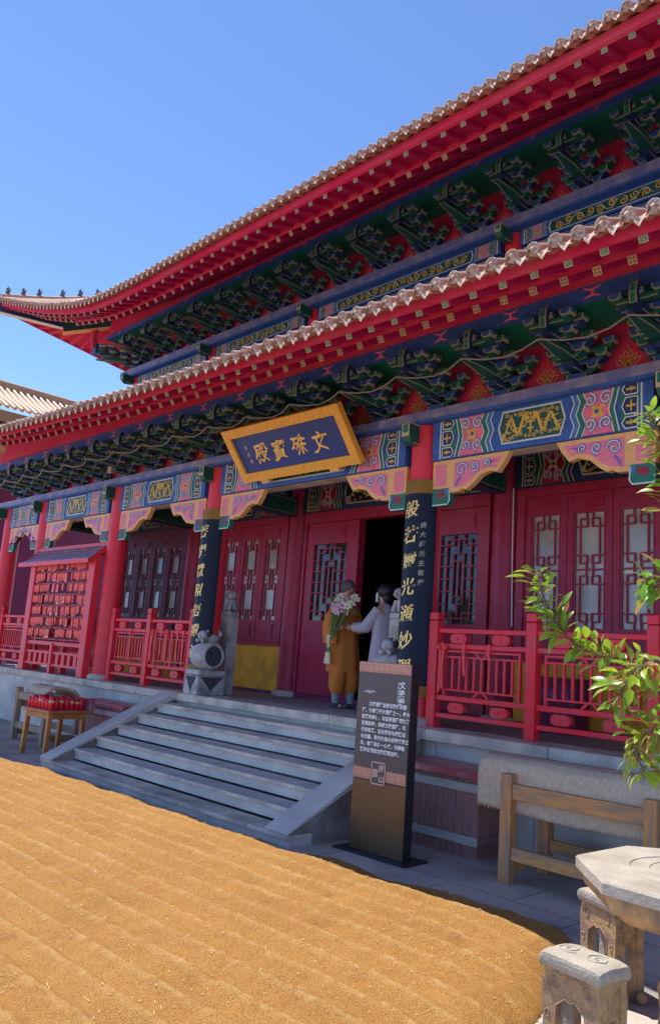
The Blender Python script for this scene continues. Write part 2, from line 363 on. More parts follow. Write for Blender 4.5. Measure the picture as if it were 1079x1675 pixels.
# ---- painted beams
def chev(u, w, d, h, v0=0.): return [(u, v0), (u + d, v0 + h / 2), (u, v0 + h), (u + w, v0 + h), (u + w + d, v0 + h / 2), (u + w, v0)]
def spiral(cx, cy, r, turns, a0, n=22, dirn=1): return [(cx + r * (1 - .85 * i / n) * cos(a0 + dirn * 2 * pi * turns * i / n), cy + r * (1 - .85 * i / n) * sin(a0 + dirn * 2 * pi * turns * i / n)) for i in range(n + 1)]
def lintel(name, x0, x1, z0, z1, y, dep=.28, dull=False, parent=hall):
    m = MB(); L = x1 - x0; h = z1 - z0
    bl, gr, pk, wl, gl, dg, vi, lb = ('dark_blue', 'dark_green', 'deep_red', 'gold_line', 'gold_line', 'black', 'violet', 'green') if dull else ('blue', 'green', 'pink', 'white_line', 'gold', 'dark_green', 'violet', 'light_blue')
    m.b2((x0, y, z0), (x1, y + dep, z1), bl)
    P = lambda u, v, k: (x0 + u, y - .002 * k, z0 + v)
    b = .035; hh = h - 2 * b; s = min(1., h / .43)
    def pg(pts, mt, k): m.poly([P(u, v, k) for u, v in pts], mt)
    def rb(pts, w, mt, k): m.ribbon([P(u, v, k) for u, v in pts], w, mt)
    for sgn in (0, 1):
        X = (lambda u: u) if sgn == 0 else (lambda u: L - u)
        def pgx(pts, mt, k): pg([(X(u), v) for u, v in (pts if sgn == 0 else pts[::-1])], mt, k)
        def rbx(pts, w, mt, k): rb([(X(u), v) for u, v in pts], w, mt, k)
        w1 = .10 * s
        rbx([(w1, 0.005), (w1, h - .005)], .016, wl, 1)
        # hexagon boxes
        a, e = w1 + .02, w1 + .155 * s
        pgx([(a, b), (a, h - b), (e, h - b), (e + .05 * s, h * .66), (e, h / 2 + .0), (e + .05 * s, h * .34), (e, b)][::-1], gr, 1)
        for v0, v1 in ((.04, .27), (.33, .67), (.73, .96)):
            q = [(a + .012, h * v0), (e - .015, h * v0), (e + .015, h * (v0 + v1) / 2), (e - .015, h * v1), (a + .012, h * v1)]
            pgx(q, 'dark_blue', 2); rbx(q + [q[0]], .012 * s, wl, 3)
            rbx([(a + .03, h * (v0 + v1) / 2), (e - .02, h * (v0 + v1) / 2)], .02 * s, gl, 3); rbx([((a + e) / 2, h * (v0 + .06)), ((a + e) / 2, h * (v1 - .06))], .014 * s, gl, 4)
        # chevrons, pink panel, chevrons
        c0 = e + .035 * s
        pgx(chev(c0, .05 * s, .05 * s, h - .01, .005), gr, 3); rbx([(c0, .005), (c0 + .05 * s, h / 2), (c0, h - .005)], .013 * s, wl, 4)
        p0 = c0 + .05 * s; pw = .30 * s if L < 2.6 else .36 * s
        pgx([(p0, .01), (p0 + .05 * s, h / 2), (p0, h - .01), (p0 + pw, h - .01), (p0 + pw - .04 * s, h * .75), (p0 + pw, h / 2), (p0 + pw - .04 * s, h * .25), (p0 + pw, .01)][::-1], pk, 2)
        rbx([(p0, .005), (p0 + .05 * s, h / 2), (p0, h - .005)], .013 * s, wl, 4)
        pc = p0 + pw / 2 + .01
        for sv in (-1, 1):
            for su in (-1, 1):
                sp = spiral(pc + su * .075 * s - .01, h / 2 + sv * h * .26, .062 * s, 1.3, pi / 2 * sv + (0 if su > 0 else .6), 18, su * sv)
                rbx(sp, .034 * s, vi, 4); rbx(sp, .013 * s, wl, 5)
            rbx([(pc, h / 2), (pc + .05 * s, h / 2 + sv * .08 * s), (pc + .02, h / 2 + sv * .2 * s)], [.05 * s, .03 * s, .01], gl, 3)
            rbx([(pc, h / 2), (pc - .06 * s, h / 2 + sv * .05 * s), (pc - .10 * s, h / 2 + sv * .12 * s)], [.05 * s, .03 * s, .008], gl, 3)
        pgx([(pc + .045 * s * cos(t * pi / 4), h / 2 + .045 * s * sin(t * pi / 4)) for t in range(8)], gl, 5)
        pgx([(pc + .022 * s * cos(t * pi / 4), h / 2 + .022 * s * sin(t * pi / 4)) for t in range(8)], bl, 6)
        c1 = p0 + pw
        zig = lambda u: [(u, .005), (u - .04 * s, h * .25), (u, h / 2), (u - .04 * s, h * .75), (u, h - .005)]
        A, B = zig(c1 + .012 * s), zig(c1 + .055 * s); pgx(A + B[::-1], gr, 3) if sgn else pgx(A + B[::-1], gr, 3)
        for k, uu in enumerate((0, .06, .115)): rbx(zig(c1 + uu * s), .012 * s, wl, 4)
        A, B = zig(c1 + .066 * s), zig(c1 + .11 * s); pgx(A + B[::-1], lb if not dull else bl, 3)
        cend = c1 + .16 * s
    # dragon panel
    u0, u1 = cend, L - cend; d = .05 * s
    if u1 - u0 > .15:
        q = [(u0, h * .5), (u0 + d, h * .12), (u1 - d, h * .12), (u1, h * .5), (u1 - d, h * .88), (u0 + d, h * .88)]
        pg(q, wl, 2); q2 = [(u0 + .02, h * .5), (u0 + d + .012, h * .16), (u1 - d - .012, h * .16), (u1 - .02, h * .5), (u1 - d - .012, h * .84), (u0 + d + .012, h * .84)]
        pg(q2, dg, 3); cx = L / 2; half = (u1 - u0) / 2 - .06
        rng = random.Random(3)
        long_ = (u1 - u0) / h > 5
        if long_:
            k = int((u1 - u0 - .16) / (h * .62)); st_u = (u1 - u0 - .16) / k
            for i in range(k):
                cu = u0 + .08 + st_u * (i + .5); sg = 1 if i % 2 else -1
                rb(spiral(cu, h * (.5 + .06 * sg), h * .25, 1.4, i * 1.3, 18, sg), .030 * s, gl, 5); rb([(cu - st_u * .5, h * (.5 - .2 * sg)), (cu, h * (.5 - .22 * sg)), (cu + st_u * .5, h * (.5 + .2 * sg))], [.008, .022 * s, .008], vi if i % 3 == 0 else wl, 4)
        for su in (() if long_ else (-1, 1)):
            def D(t, o=0.): return (cx + su * half * (.16 + .84 * t), h * (.5 + .19 * sin(t * 10.5 + 1.1) * (1 - .1 * t) + o))
            rb([D(i / 30) for i in range(31)], [.036 * s * (1 - .6 * i / 30) for i in range(31)], gl, 5)
            for i in range(16):
                t = (i + .5) / 16; p = D(t); ang = rng.uniform(0, 6.28); ln = rng.uniform(.04, .085) * s
                rb([p, (p[0] + ln * .6 * cos(ang), p[1] + ln * .6 * sin(ang)), (p[0] + ln * cos(ang + .6), min(h * .82, max(h * .18, p[1] + ln * sin(ang + .6))))], [.022 * s, .018 * s, .006], gl, 4)
            hx, hy = D(0); pg([(hx + .045 * s * cos(t * pi / 4), hy + .04 * s * sin(t * pi / 4)) for t in range(8)], gl, 6)
        if not long_:
            for i in range(26):
                qx, qy = lerp(u0 + d + .03, u1 - d - .03, (i + .5) / 26), h * (.5 + (.235 if i % 2 else -.235) + rng.uniform(-.04, .04))
                rb(spiral(qx, qy, rng.uniform(.016, .028) * s, 1.1, i * 1.7, 10, 1 if i % 3 else -1), .009 * s, gl, 4)
        if not long_: rb([(cx, h * .24), (cx, h * .76)], .02 * s, gl, 4); rb([(cx - .05 * s, h * .55), (cx + .05 * s, h * .55)], .018 * s, gl, 5); rb([(cx - .035 * s, h * .4), (cx + .035 * s, h * .4)], .016 * s, gl, 5)
        pg([(cx + .026 * s * cos(t * pi / 4), h * .7 + .026 * s * sin(t * pi / 4)) for t in range(8)], 'orange' if not dull else gl, 6)
    # soffit stripe
    m.b2((x0 + .2, y + .05, z0 - .003), (x1 - .2, y + dep - .05, z0 + .01), 'granite_edge' if not dull else gr)
    return m.build(name, parent)
for a, b in zip(XS, XS[1:]):
    lintel('painted_beam', a + .185, b - .185, ZB, ZT, -.14)
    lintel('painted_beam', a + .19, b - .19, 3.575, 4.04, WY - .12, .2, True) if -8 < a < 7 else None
# ledge over the beams and its upper twin
for (y0, z0, z1, xa, xb, depth) in ((-.235, ZT + .002, ZT + .095, XL, XR, .5), (1.28, 6.895, 7.02, -7.62, 7.62, .5)):
    m = MB(); m.b2((xa, y0, z0), (xb, y0 + depth, z1), 'ledge'); m.b2((xa + .01, y0 + .012, z0 - .03), (xb - .01, y0 + depth, z0), 'blue'); m.build('beam_ledge', hall)
m = MB(); m.b2((-7.62, 1.78, 6.895), (-7.2, 6.5, 7.02), 'ledge'); m.build('beam_ledge', hall)
# carved beam brackets under the lintels
def queti(xc, sgn, ln=.92):
    m = MB(); x0 = xc + sgn * .18; z1 = ZB - .004; y = -.105; d = .07
    P = lambda u, v, k=0: (x0 + sgn * u, y - .0025 * k, z1 - v)
    out = [(0, 0), (ln, 0), (ln - .06, .10), (ln - .13, .19), (ln - .22, .17), (ln - .33, .20), (ln - .42, .28), (ln - .50, .33), (ln - .54, .315), (ln - .58, .34), (.22, .345), (.22, .29), (0, .29)]
    m.prism([P(u, v) for u, v in out], (0, d, 0), 'orange')
    ins = [(.27, .04), (ln - .075, .04), (ln - .15, .145), (ln - .23, .13), (ln - .35, .16), (ln - .44, .24), (ln - .53, .285), (.27, .30)]
    m.poly([P(u, v, 1) for u, v in ins], 'queti_pink'); m.poly([P(u, v, 1) for u, v in [(.035, .04), (.17, .04), (.17, .27), (.035, .27)]], 'queti_pink')
    for (cu, cv, r, a) in ((.36, .12, .075, 0), (.52, .10, .055, 2), (.66, .085, .04, 1)):
        sp = spiral(cu, cv, r, 1.25, a, 20, -1)
        m.ribbon([P(u, v, 2) for u, v in sp], .034, 'violet'); m.ribbon([P(u, v, 3) for u, v in sp], .012, 'white_line')
    m.ribbon([P(.36, .19, 2), (P(.31, .25, 2)), P(.30, .29, 2)], [.03, .03, .012], 'violet'); m.ribbon([P(.70, .085, 2), P(.78, .07, 2)], [.03, .004], 'violet')
    # drop block
    m.prism([P(0, .292), P(.225, .292), P(.235, .42), P(.20, .47), (P(0, .47))], (0, d, 0), 'green')
    m.ribbon([P(.01, .46, 1), P(.2, .46, 1), P(.226, .42, 1), P(.215, .30, 1)], .014, 'white_line')
    m.poly([P(.055, .33, 1), P(.15, .31, 1), P(.16, .37, 1), P(.10, .40, 1), P(.06, .385, 1)], 'deep_red'); m.poly([P(.165, .305, 2), P(.212, .30, 2), P(.212, .36, 2), P(.175, .355, 2)], 'light_blue')
    m.build('beam_bracket', hall)
for i, x in enumerate(XS):
    if i < 7: queti(x, 1, .92 if 0 < i < 6 else .6)
    if i > 0: queti(x, -1, .92 if 1 < i < 7 else .6)
# beam heads sticking out of the columns
def beam_head(x, z0, z1, y0, y1, w=.15):
    m = MB(); n = 8
    pr = [(y1, z1), (y0 + .03, z1), (y0, z1 - .03), (y0, z0 + .09), (y0 + .03, z0 + .03), (y0 + .09, z0), (y1, z0 + .02)]
    m.prism([(x - w / 2, y, z) for y, z in pr], (w, 0, 0), 'dark_green')
    m.box((x, y0 - .002, (z0 + z1) / 2 + .03), (w, .004, (z1 - z0) - .1), 'gold_line'); m.box((x, y0 - .005, (z0 + z1) / 2 + .045), (w - .03, .004, (z1 - z0) - .15), 'green')
    m.box((x + w / 2 + .001, (y0 + y1) / 2, z1 - .012), (.003, y1 - y0 - .02, .012), 'gold_line'); m.box((x + w / 2 + .001, (y0 + y1) / 2 + .03, z0 + .022), (.003, y1 - y0 - .1, .012), 'gold_line')
    m.build('beam_head', hall)
for x in XS: beam_head(x - .03, 3.735, 3.97, -.33, -.14, .10)
for x in XS[1:-1]: beam_head(x, 6.69, 6.89, 1.12, 1.36, .09)
# ---- bracket sets
def obox(m, c, d, mt, edge='bracket_line', e=.009):
    m.box(c, d, edge); x, y, z = c; a, b, h = d
    m.box((x, y - b / 2, z), (a - 2 * e, .005, h - 2 * e), mt)
    for s in (-1, 1): m.box((x + s * a / 2, y, z), (.005, b - 2 * e, h - 2 * e), mt)
    m.box((x, y, z - h / 2), (a - 2 * e, b - 2 * e, .005), mt)
def dou(m, c, w, h, mt):        # tapering block
    x, y, z = c; t = w * .62
    def pr(w0, w1, dz0, dz1, dy, k): return [(x - w0 / 2, y - dy, z + dz0), (x + w0 / 2, y - dy, z + dz0), (x + w1 / 2, y - dy, z + dz1), (x + w1 / 2, y - dy, z + h), (x - w1 / 2, y - dy, z + h), (x - w1 / 2, y - dy, z + dz1)]
    m.prism(pr(t, w, 0, h * .5, w / 2, 0), (0, w, 0), 'bracket_line')
    e = .011; m.prism(pr(t - 2 * e, w - 2 * e, e, h * .5, w / 2 + .003, 0), (0, .003, 0), mt)
    for s in (-1, 1): m.box((x + s * (w / 2 + .001), y, z + h * .72), (.003, w - 2 * e, h * .4), mt)
def bracket_meshes():
    m = MB()
    dou(m, (0, -.03, 0), .19, .085, 'blue')
    rows = [(-.03, .085, .34, 'green'), (-.03, .185, .50, 'blue'), (-.03, .285, .64, 'green'), (-.24, .185, .30, 'green'), (-.24, .285, .46, 'blue'), (-.44, .285, .30, 'green'), (-.44, .37, .50, 'blue'), (-.60, .37, .44, 'green')]
    for i, (y, z, w, c) in enumerate(rows):
        hgt = .045; t = .08
        q = [(-w / 2, z + hgt), (-w / 2, z + hgt * .55), (-w / 2 + .05, z), (w / 2 - .05, z), (w / 2, z + hgt * .55), (w / 2, z + hgt)]
        m.prism([(u, y - t / 2, v) for u, v in q], (0, t, 0), 'dark_' + c)
        e = .011; q = [(-w / 2 + e, z + hgt - e), (-w / 2 + e, z + hgt * .55), (-w / 2 + .055, z + e), (w / 2 - .055, z + e), (w / 2 - e, z + hgt * .55), (w / 2 - e, z + hgt - e)]
        m.poly([(u, y - t / 2 - .003, v) for u, v in q[::-1]], c)
        m.box((0, y - t / 2 - .003, z + .004), (w - .1, .006, .008), 'bracket_line')
        for s in (-1, 0, 1) if i not in (0,) else (-1, 1): dou(m, (s * (w / 2 - .04), y, z + hgt), .105, .058, 'blue' if c == 'green' else 'green')
    # forward arms
    for z, y1 in ((.10, -.26), (.285, -.62)): m.b2((-.045, y1, z + .0), (.045, 0, z + .06), 'dark_blue'); m.box((.046, (y1) / 2, z + .005), (.003, -y1, .011), 'bracket_line')
    a = MB()
    # nose wedge
    top = .245; W1 = .06; y1 = -.18
    a.add([(-W1, y1, top), (W1, y1, top), (W1, y1, top - .07), (-W1, y1, top - .07), (-.025, -.74, top - .015), (.025, -.74, top - .015), (.024, -.74, top - .035), (-.024, -.74, top - .035), (-W1, -.45, top), (W1, -.45, top), (W1, -.45, top - .05), (-W1, -.45, top - .05)],
          [(8, 9, 5, 4), (0, 1, 9, 8), (2, 3, 11, 10), (10, 11, 7, 6), (1, 2, 10, 9), (9, 10, 6, 5), (3, 0, 8, 11), (11, 8, 4, 7), (4, 5, 6, 7)], 'dark_green')
    a.tube([(W1, y1, top - .07), (W1, -.45, top - .05), (.026, -.742, top - .033), (-.026, -.742, top - .033), (-W1, -.45, top - .05)], .0045, 'bracket_line', 4)
    h = MB()
    pr = [(-.60, .315), (-.69, .33), (-.705, .42), (-.69, .50), (-.66, .535), (-.62, .535), (-.63, .45)]
    h.prism([(-.03, y, z) for y, z in pr], (.06, 0, 0), 'dark_blue')
    front = [(-.692, .33), (-.708, .42), (-.693, .50), (-.662, .538)]
    for p, q in zip(front, front[1:]): h.bar((0, p[0], p[1]), (0, q[0], q[1]), .062, .006, 'bracket_line', (0, -1, 0)); h.bar((0, p[0] - .004, p[1] + .005), (0, q[0] - .004, q[1] - .005), .04, .006, 'green', (0, -1, 0))
    return m.mesh('bracket_set'), a.mesh('beak'), h.mesh('hook')
bm_, bb_, bh_ = bracket_meshes()
def place_bracket(x, y, z):
    o = bpy.data.objects.new('bracket_set', bm_); COL.objects.link(o); o.parent = hall; o.location = (x, y, z)
    for n, me in (('beak', bb_), ('hook', bh_)):
        c = bpy.data.objects.new(n, me); COL.objects.link(c); c.parent = o
SP = .806; BX = [.403 + SP * k for k in range(-11, 11)]
for x in BX:
    if -9.0 < x < 8.9: place_bracket(x, 0, ZT + .098)
    if -7.3 < x < 7.3: place_bracket(x, 1.53, 7.022)
# lotus walls behind the brackets
def lotus_wall(x0, x1, y, z0, z1):
    m = MB(); m.b2((x0, y, z0), (x1, y + .15, z1), 'wall_red')
    for x in BX:
        c = x + SP / 2
        if not (x0 + .2 < c < x1 - .2): continue
        P = lambda u, v: (c + u, y - .003, z0 + v)
        m.ribbon([P(0, .02), P(.01, .10), P(0, .16)], .010, 'gold')
        for a in (-1.1, -.6, -.2, .2, .6, 1.1):
            r = .15 if abs(a) < .5 else .13; w = .028
            L = [P(sin(a) * r * t + w * sin(pi * t) * cos(a), .14 + cos(a) * r * t - w * sin(pi * t) * sin(a)) for t in (0, .25, .5, .75, 1)]
            Rr = [P(sin(a) * r * t - w * sin(pi * t) * cos(a), .14 + cos(a) * r * t + w * sin(pi * t) * sin(a)) for t in (0, .25, .5, .75, 1)]
            m.ribbon(L, .007, 'gold'); m.ribbon(Rr, .007, 'gold')
        m.ribbon([P(0, .29), P(0, .335)], .006, 'gold')
    m.build('lotus_wall', hall)
lotus_wall(XL + .3, XR - .3, .06, ZT + .09, 4.66); lotus_wall(-7.3, 7.3, 1.60, 7.0, 7.72)
def purlin_group(y0, zb, zt, ywall, zs, xa, xb):
    m = MB(); m.b2((xa, y0, zb), (xb, y0 + .035, zt), 'blue'); m.b2((xa, y0 + .004, zt + .001), (xb, y0 + .034, zt + .22), 'eave_red')
    for x in BX:
        c = x + SP / 2 - .02; z = (zb + zt) / 2; y = y0 - .003
        if not xa + .2 < c < xb - .2: continue
        for s in (-1, 1): m.add([(c - .09, y, z + s * .052), (c, y, z + s * .036), (c + .09, y, z + s * .052), (c + .05, y, z + s * .026), (c + .014, y, z + s * .018), (c + .014, y, z), (c - .014, y, z), (c - .014, y, z + s * .018), (c - .05, y, z + s * .026)] if zt < 6 else [(c - .06, y, z + s * .03), (c, y, z + s * .02), (c + .06, y, z + s * .03), (c, y, z + s * .008)], [list(range(9))] if zt < 6 else [[0, 1, 2, 3]], 'orange' if int(x * 10) % 2 else 'pink')
    m.build('purlin', hall)
    m = MB(); m.b2((xa, y0 + .036, zs), (xb, ywall - .002, zs + .03), 'soffit_green'); m.build('soffit_board', hall)
purlin_group(-.56, 4.615, 4.752, .06, 4.63, XL, XR); purlin_group(.97, 7.675, 7.76, 1.60, 7.69, -7.8, 7.8)
# dark closed ceiling of the veranda
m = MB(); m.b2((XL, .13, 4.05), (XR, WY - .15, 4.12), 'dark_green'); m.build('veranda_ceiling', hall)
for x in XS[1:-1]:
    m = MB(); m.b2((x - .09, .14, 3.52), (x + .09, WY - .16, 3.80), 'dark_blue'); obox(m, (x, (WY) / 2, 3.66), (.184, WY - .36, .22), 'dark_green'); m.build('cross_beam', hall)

# ---- eaves and roofs
LZ = [(-11, .75), (-7, .48), (-4.15, .20), (-1.79, .085), (0, .03), (2, 0), (9, 0), (11, .3)]
UZ = [(-9.0, 1.42), (-8.6, 1.30), (-7.38, .86), (-6.36, .52), (-5.46, .27), (-4.72, .10), (-4.13, .035), (-3.3, 0), (5.6, 0), (9, 1.2)]
def sm(tab):
    def f(x): return sum(interp(x + d, tab) for d in (-.35, -.18, 0, .18, .35)) / 5
    return f
lz, uz = sm(LZ), sm(UZ)
RS = .2417
raft = []
def fan(x, xd, k=.25): return xd + (x - xd) * k if x < xd else (-xd + (x + xd) * k if x > -xd else x)
def eave(yf, zf, yi, zi, yr, zr, dz, xa, xb, xd, tilep):
    k = 0; x = xa + .12
    while x < xb - .05:
        d = dz(x); xr = fan(x, xd); xi = lerp(x, xr, (yi - yf) / (yr - yf)); di = d * (.82 if x > -6 else .97); dr = d * .3 if x < xd else d * .25
        # flying rafter with painted end
        m = MB(); w = .058
        dirv = Vector((xi - x, (yi - yf), (zi + di + .10) - (zf + d))); p = Vector((x, yf, zf + d)); q = p + dirv * 1.15
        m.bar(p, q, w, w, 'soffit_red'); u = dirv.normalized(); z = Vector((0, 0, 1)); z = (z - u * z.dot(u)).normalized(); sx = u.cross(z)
        def E(a, b, o): return p - u * o + sx * (a * w) + z * (b * w)
        m.poly([E(-.5, -.5, .002), E(.5, -.5, .002), E(.5, .5, .002), E(-.5, .5, .002)][::-1], 'rafter_gold')
        m.poly([E(-.36, -.36, .004), E(.36, -.36, .004), E(.36, .36, .004), E(-.36, .36, .004)][::-1], 'green')
        for a in range(4):
            c_, s_ = cos(a * pi / 2), sin(a * pi / 2)
            m.ribbon([E(t[0] * c_ - t[1] * s_, t[0] * s_ + t[1] * c_, .006) for t in ((0, 0), (.22, 0), (.22, .24))], .10 * w, 'rafter_gold', u)
        raft.append((x, yf, m))
        m = MB(); w2 = .060
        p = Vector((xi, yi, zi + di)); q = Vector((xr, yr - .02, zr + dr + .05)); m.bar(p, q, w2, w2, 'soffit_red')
        u = (q - p).normalized(); z = Vector((0, 0, 1)); z = (z - u * z.dot(u)).normalized(); sx = u.cross(z)
        def E(a, b, o): return p - u * o + sx * (a * w2) + z * (b * w2)
        m.poly([E(-.5, -.5, .002), E(.5, -.5, .002), E(.5, .5, .002), E(-.5, .5, .002)][::-1], 'rafter_gold')
        for a, b in ((-1, -1), (1, -1), (1, 1), (-1, 1)): m.poly([E(a * .22 - .12, b * .22 - .12, .004), E(a * .22 + .12, b * .22 - .12, .004), E(a * .22 + .12, b * .22 + .12, .004), E(a * .22 - .12, b * .22 + .12, .004)][::-1], 'deep_red')
        raft.append((x, yf, m)); x += RS
    n = int((xb - xa) / .2)
    m = MB()
    def X(s): return lerp(xa, xb, s)
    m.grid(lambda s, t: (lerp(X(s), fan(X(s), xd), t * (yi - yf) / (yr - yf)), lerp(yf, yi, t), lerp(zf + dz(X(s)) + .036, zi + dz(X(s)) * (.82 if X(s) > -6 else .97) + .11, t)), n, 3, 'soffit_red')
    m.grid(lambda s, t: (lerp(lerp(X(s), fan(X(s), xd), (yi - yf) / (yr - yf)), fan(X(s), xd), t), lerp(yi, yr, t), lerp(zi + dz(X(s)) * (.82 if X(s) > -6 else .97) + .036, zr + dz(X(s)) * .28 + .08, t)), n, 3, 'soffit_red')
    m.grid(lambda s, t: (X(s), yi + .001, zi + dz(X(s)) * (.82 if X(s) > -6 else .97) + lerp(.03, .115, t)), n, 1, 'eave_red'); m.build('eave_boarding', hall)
    m = MB()      # fascia: a lower board and a lip
    def bd(y0, y1, z0, z1, mt):
        for i in range(n):
            a, b = X(i / n), X((i + 1) / n); da, db = zf + dz(a), zf + dz(b)
            m.add([(a, y0, da + z0), (b, y0, db + z0), (b, y1, db + z0), (a, y1, da + z0), (a, y0 + .02, da + z1), (b, y0 + .02, db + z1), (b, y1, db + z1), (a, y1, da + z1)], [(0, 1, 5, 4), (3, 2, 1, 0), (4, 5, 6, 7), (2, 3, 7, 6)], mt)
    bd(yf - .055, yf - .008, .012, .128, 'eave_red'); m.build('eave_fascia', hall)
    m = MB()      # thin red strip over the purlin
    for i in range(n):
        a, b = X(i / n), X((i + 1) / n); a, b = fan(a, xd), fan(b, xd)
        m.b2((a, yr - .05, zr - (.115 if zr < 6 else .03)), (b, yr + .0, zr + .085 + dz((X(i / n) + X((i + 1) / n)) / 2) * .28), 'eave_red')
    m.build('eave_strip', hall)
def tiles(m, xa, xb, yt, zt, dz, ytop, ztop, pitch, xd, top=None):
    x = xa + pitch / 2; nn = 6
    while x < xb:
        z0 = zt + dz(x); rng = random.Random(int(x * 991)); z0 += rng.uniform(-.006, .006); tilt = rng.uniform(-.12, .12)
        # tile ridge: half tube
        pts = [(x, yt, z0), (x, yt + .5, z0 + .22 - dz(x) * .05), (fan(x, xd, .5), lerp(yt, ytop, .5), lerp(z0, ztop, .42)), (fan(x, xd, .3), ytop, ztop)]
        if top: e = Vector((x, yt, z0)); q = top(x); pts = [e, e.lerp(q, .3) + Vector((0, 0, .02)), e.lerp(q, .65) + Vector((0, 0, .03)), q]
        m.tube(pts, .047, 'terracotta', 7, False)
        # round end with relief
        R = Matrix.Translation((x, yt - .006, z0 + .002)) @ Matrix.Rotation(.1 + tilt * .4, 4, 'X') @ Matrix.Rotation(tilt, 4, 'Z'); T0 = m.T; m.T = R
        m.lathe([(.045, -.02), (.048, .006), (.045, .012), (.038, .012), (.036, .005), (.020, .006), (.016, .014), (.001, .016)], (0, 0, 0), 'tile_face', 12, 'y')
        for a in range(6): m.box((.031 * cos(a * pi / 3), -.008, .031 * sin(a * pi / 3)), (.012, .008, .012), 'tile_face')
        m.T = T0
        # pan and drip tile to the right of the ridge
        xc = x + pitch / 2; zc = zt + dz(xc) - .045
        hw = pitch / 2 - .018; row = [(-1, .038), (-.6, .008), (0, -.006), (.6, .008), (1, .038)]
        m.add([(xc + a * hw, yt + .012, zc + b) for a, b in row] + [(xc + a * hw, yt + .35, zc + b + .15) for a, b in row], [(i, i + 1, i + 6, i + 5) for i in range(4)], 'terracotta')
        lip = [(-1, .040), (-.75, .008), (-.4, -.03), (0, -.058), (.4, -.026), (.75, .008), (1, .040)]
        k = 1 + rng.uniform(-.1, .1)
        m.add([(xc + a * hw, yt - .004, zc + .014 + .012 * a * a + abs(a) * .018) for a, b in lip] + [(xc + a * hw, yt - .03, zc + b * k) for a, b in lip], [(i, i + 1, i + 8, i + 7) for i in range(6)], 'tile_face')
        m.add([(xc + a * hw, yt + .012, zc + .012 + .014 * a * a + abs(a) * .018) for a, b in lip] + [(xc + a * hw, yt - .018, zc + b * k) for a, b in lip], [(i, i + 1, i + 8, i + 7) for i in range(6)], 'terracotta')
        x += pitch
# lower eaves
eave(-2.2, 4.035, -1.83, 4.13, -.56, 4.87, lz, -11.1, 9.6, -7.23, .155)
m = MB(); tiles(m, -11.1, 9.6, -2.36, 4.105, lz, 1.4, 6.35, .1545, -7.23)
m.grid(lambda s, t: (lerp(-11.1, 9.6, s), lerp(-2.33, 1.42, t), lerp(4.075 + lz(lerp(-11.1, 9.6, s)), 6.30, t ** .9)), 60, 6, 'terracotta'); m.build('lower_roof', hall)
# upper eaves
UXA = -8.66
eave(-.9, 6.655, -.57, 6.68, .97, 7.79, uz, UXA, 9.0, -7.23, .155)
HIP = [(-8.68, -.96, 8.10), (-8.45, -.40, 8.20), (-8.2, .1, 8.30), (-7.7, .8, 8.44), (-7.2, 1.5, 8.64), (-6.3, 2.8, 9.1), (-5.8, 3.6, 9.6)]
def hip(t):
    k = t * (len(HIP) - 1); a = min(int(k), len(HIP) - 2); return tuple(Vector(HIP[a]).lerp(Vector(HIP[a + 1]), k - a))
def hip_x(x):
    a = max(k for k in range(len(HIP) - 1) if HIP[k][0] <= x); return Vector(HIP[a]).lerp(Vector(HIP[a + 1]), (x - HIP[a][0]) / (HIP[a + 1][0] - HIP[a][0]))
def rtop(x): return hip_x(max(x, -8.675)) - Vector((0, 0, .02)) if x < -5.82 else Vector((x, 3.6, 9.55))
m = MB(); tiles(m, UXA, 9.0, -1.06, 6.785, uz, 3.6, 9.9, .1475, -6.6, rtop)
m.grid(lambda s, t: tuple(Vector((lerp(UXA, 9, s), -1.03, 6.755 + uz(lerp(UXA, 9, s)))).lerp(rtop(lerp(UXA, 9, s)) - Vector((0, 0, .03)), t)), 90, 6, 'terracotta')
# side slope to the left of the hip
SZ = [(-1, 8.0), (1.65, 7.62), (4, 7.3), (7, 7.2)]
def hip_y(y):
    if y >= 3.6: return Vector((-5.8, y, 9.55))
    y = max(y, -.96); a = max(k for k in range(len(HIP) - 1) if HIP[k][1] <= y); return Vector(HIP[a]).lerp(Vector(HIP[a + 1]), (y - HIP[a][1]) / (HIP[a + 1][1] - HIP[a][1])) - Vector((0, 0, .05))
m.grid(lambda s, t: tuple(Vector((-8.82, lerp(-1.0, 7, s), interp(lerp(-1, 7, s), SZ) + .16)).lerp(hip_y(lerp(-1, 7, s)), t)), 32, 6, 'terracotta')
y = -.9
while y < 7:
    z = interp(y, SZ) + .18; a = Vector((-8.84, y, z)); m.tube([a, a.lerp(hip_y(y), .5), a.lerp(hip_y(y), .98)], .04, 'terracotta', 7, False)
    m.lathe([(.054, -.02), (.054, .008), (.03, .008), (.001, .016)], (-8.85, y, z), 'tile_face', 10, 'x'); y += .1475
uroof = m.build('upper_roof', hall)
m = MB(); pts = [hip(t / 20) for t in range(21)]
m.tube([Vector(p) + Vector((0, 0, .03)) for p in pts], [.065] + [.06] * 20, 'terracotta', 8); m.tube([Vector(p) + Vector((0, 0, .10)) for p in pts], .05, 'terracotta', 8)
m.lathe([(.001, -.03), (.085, -.02), (.085, .02), (.05, .03), (.001, .035)], (-8.70, -1.02, 8.17), 'tile_face', 12, 'y')
m.build('hip_ridge', uroof)
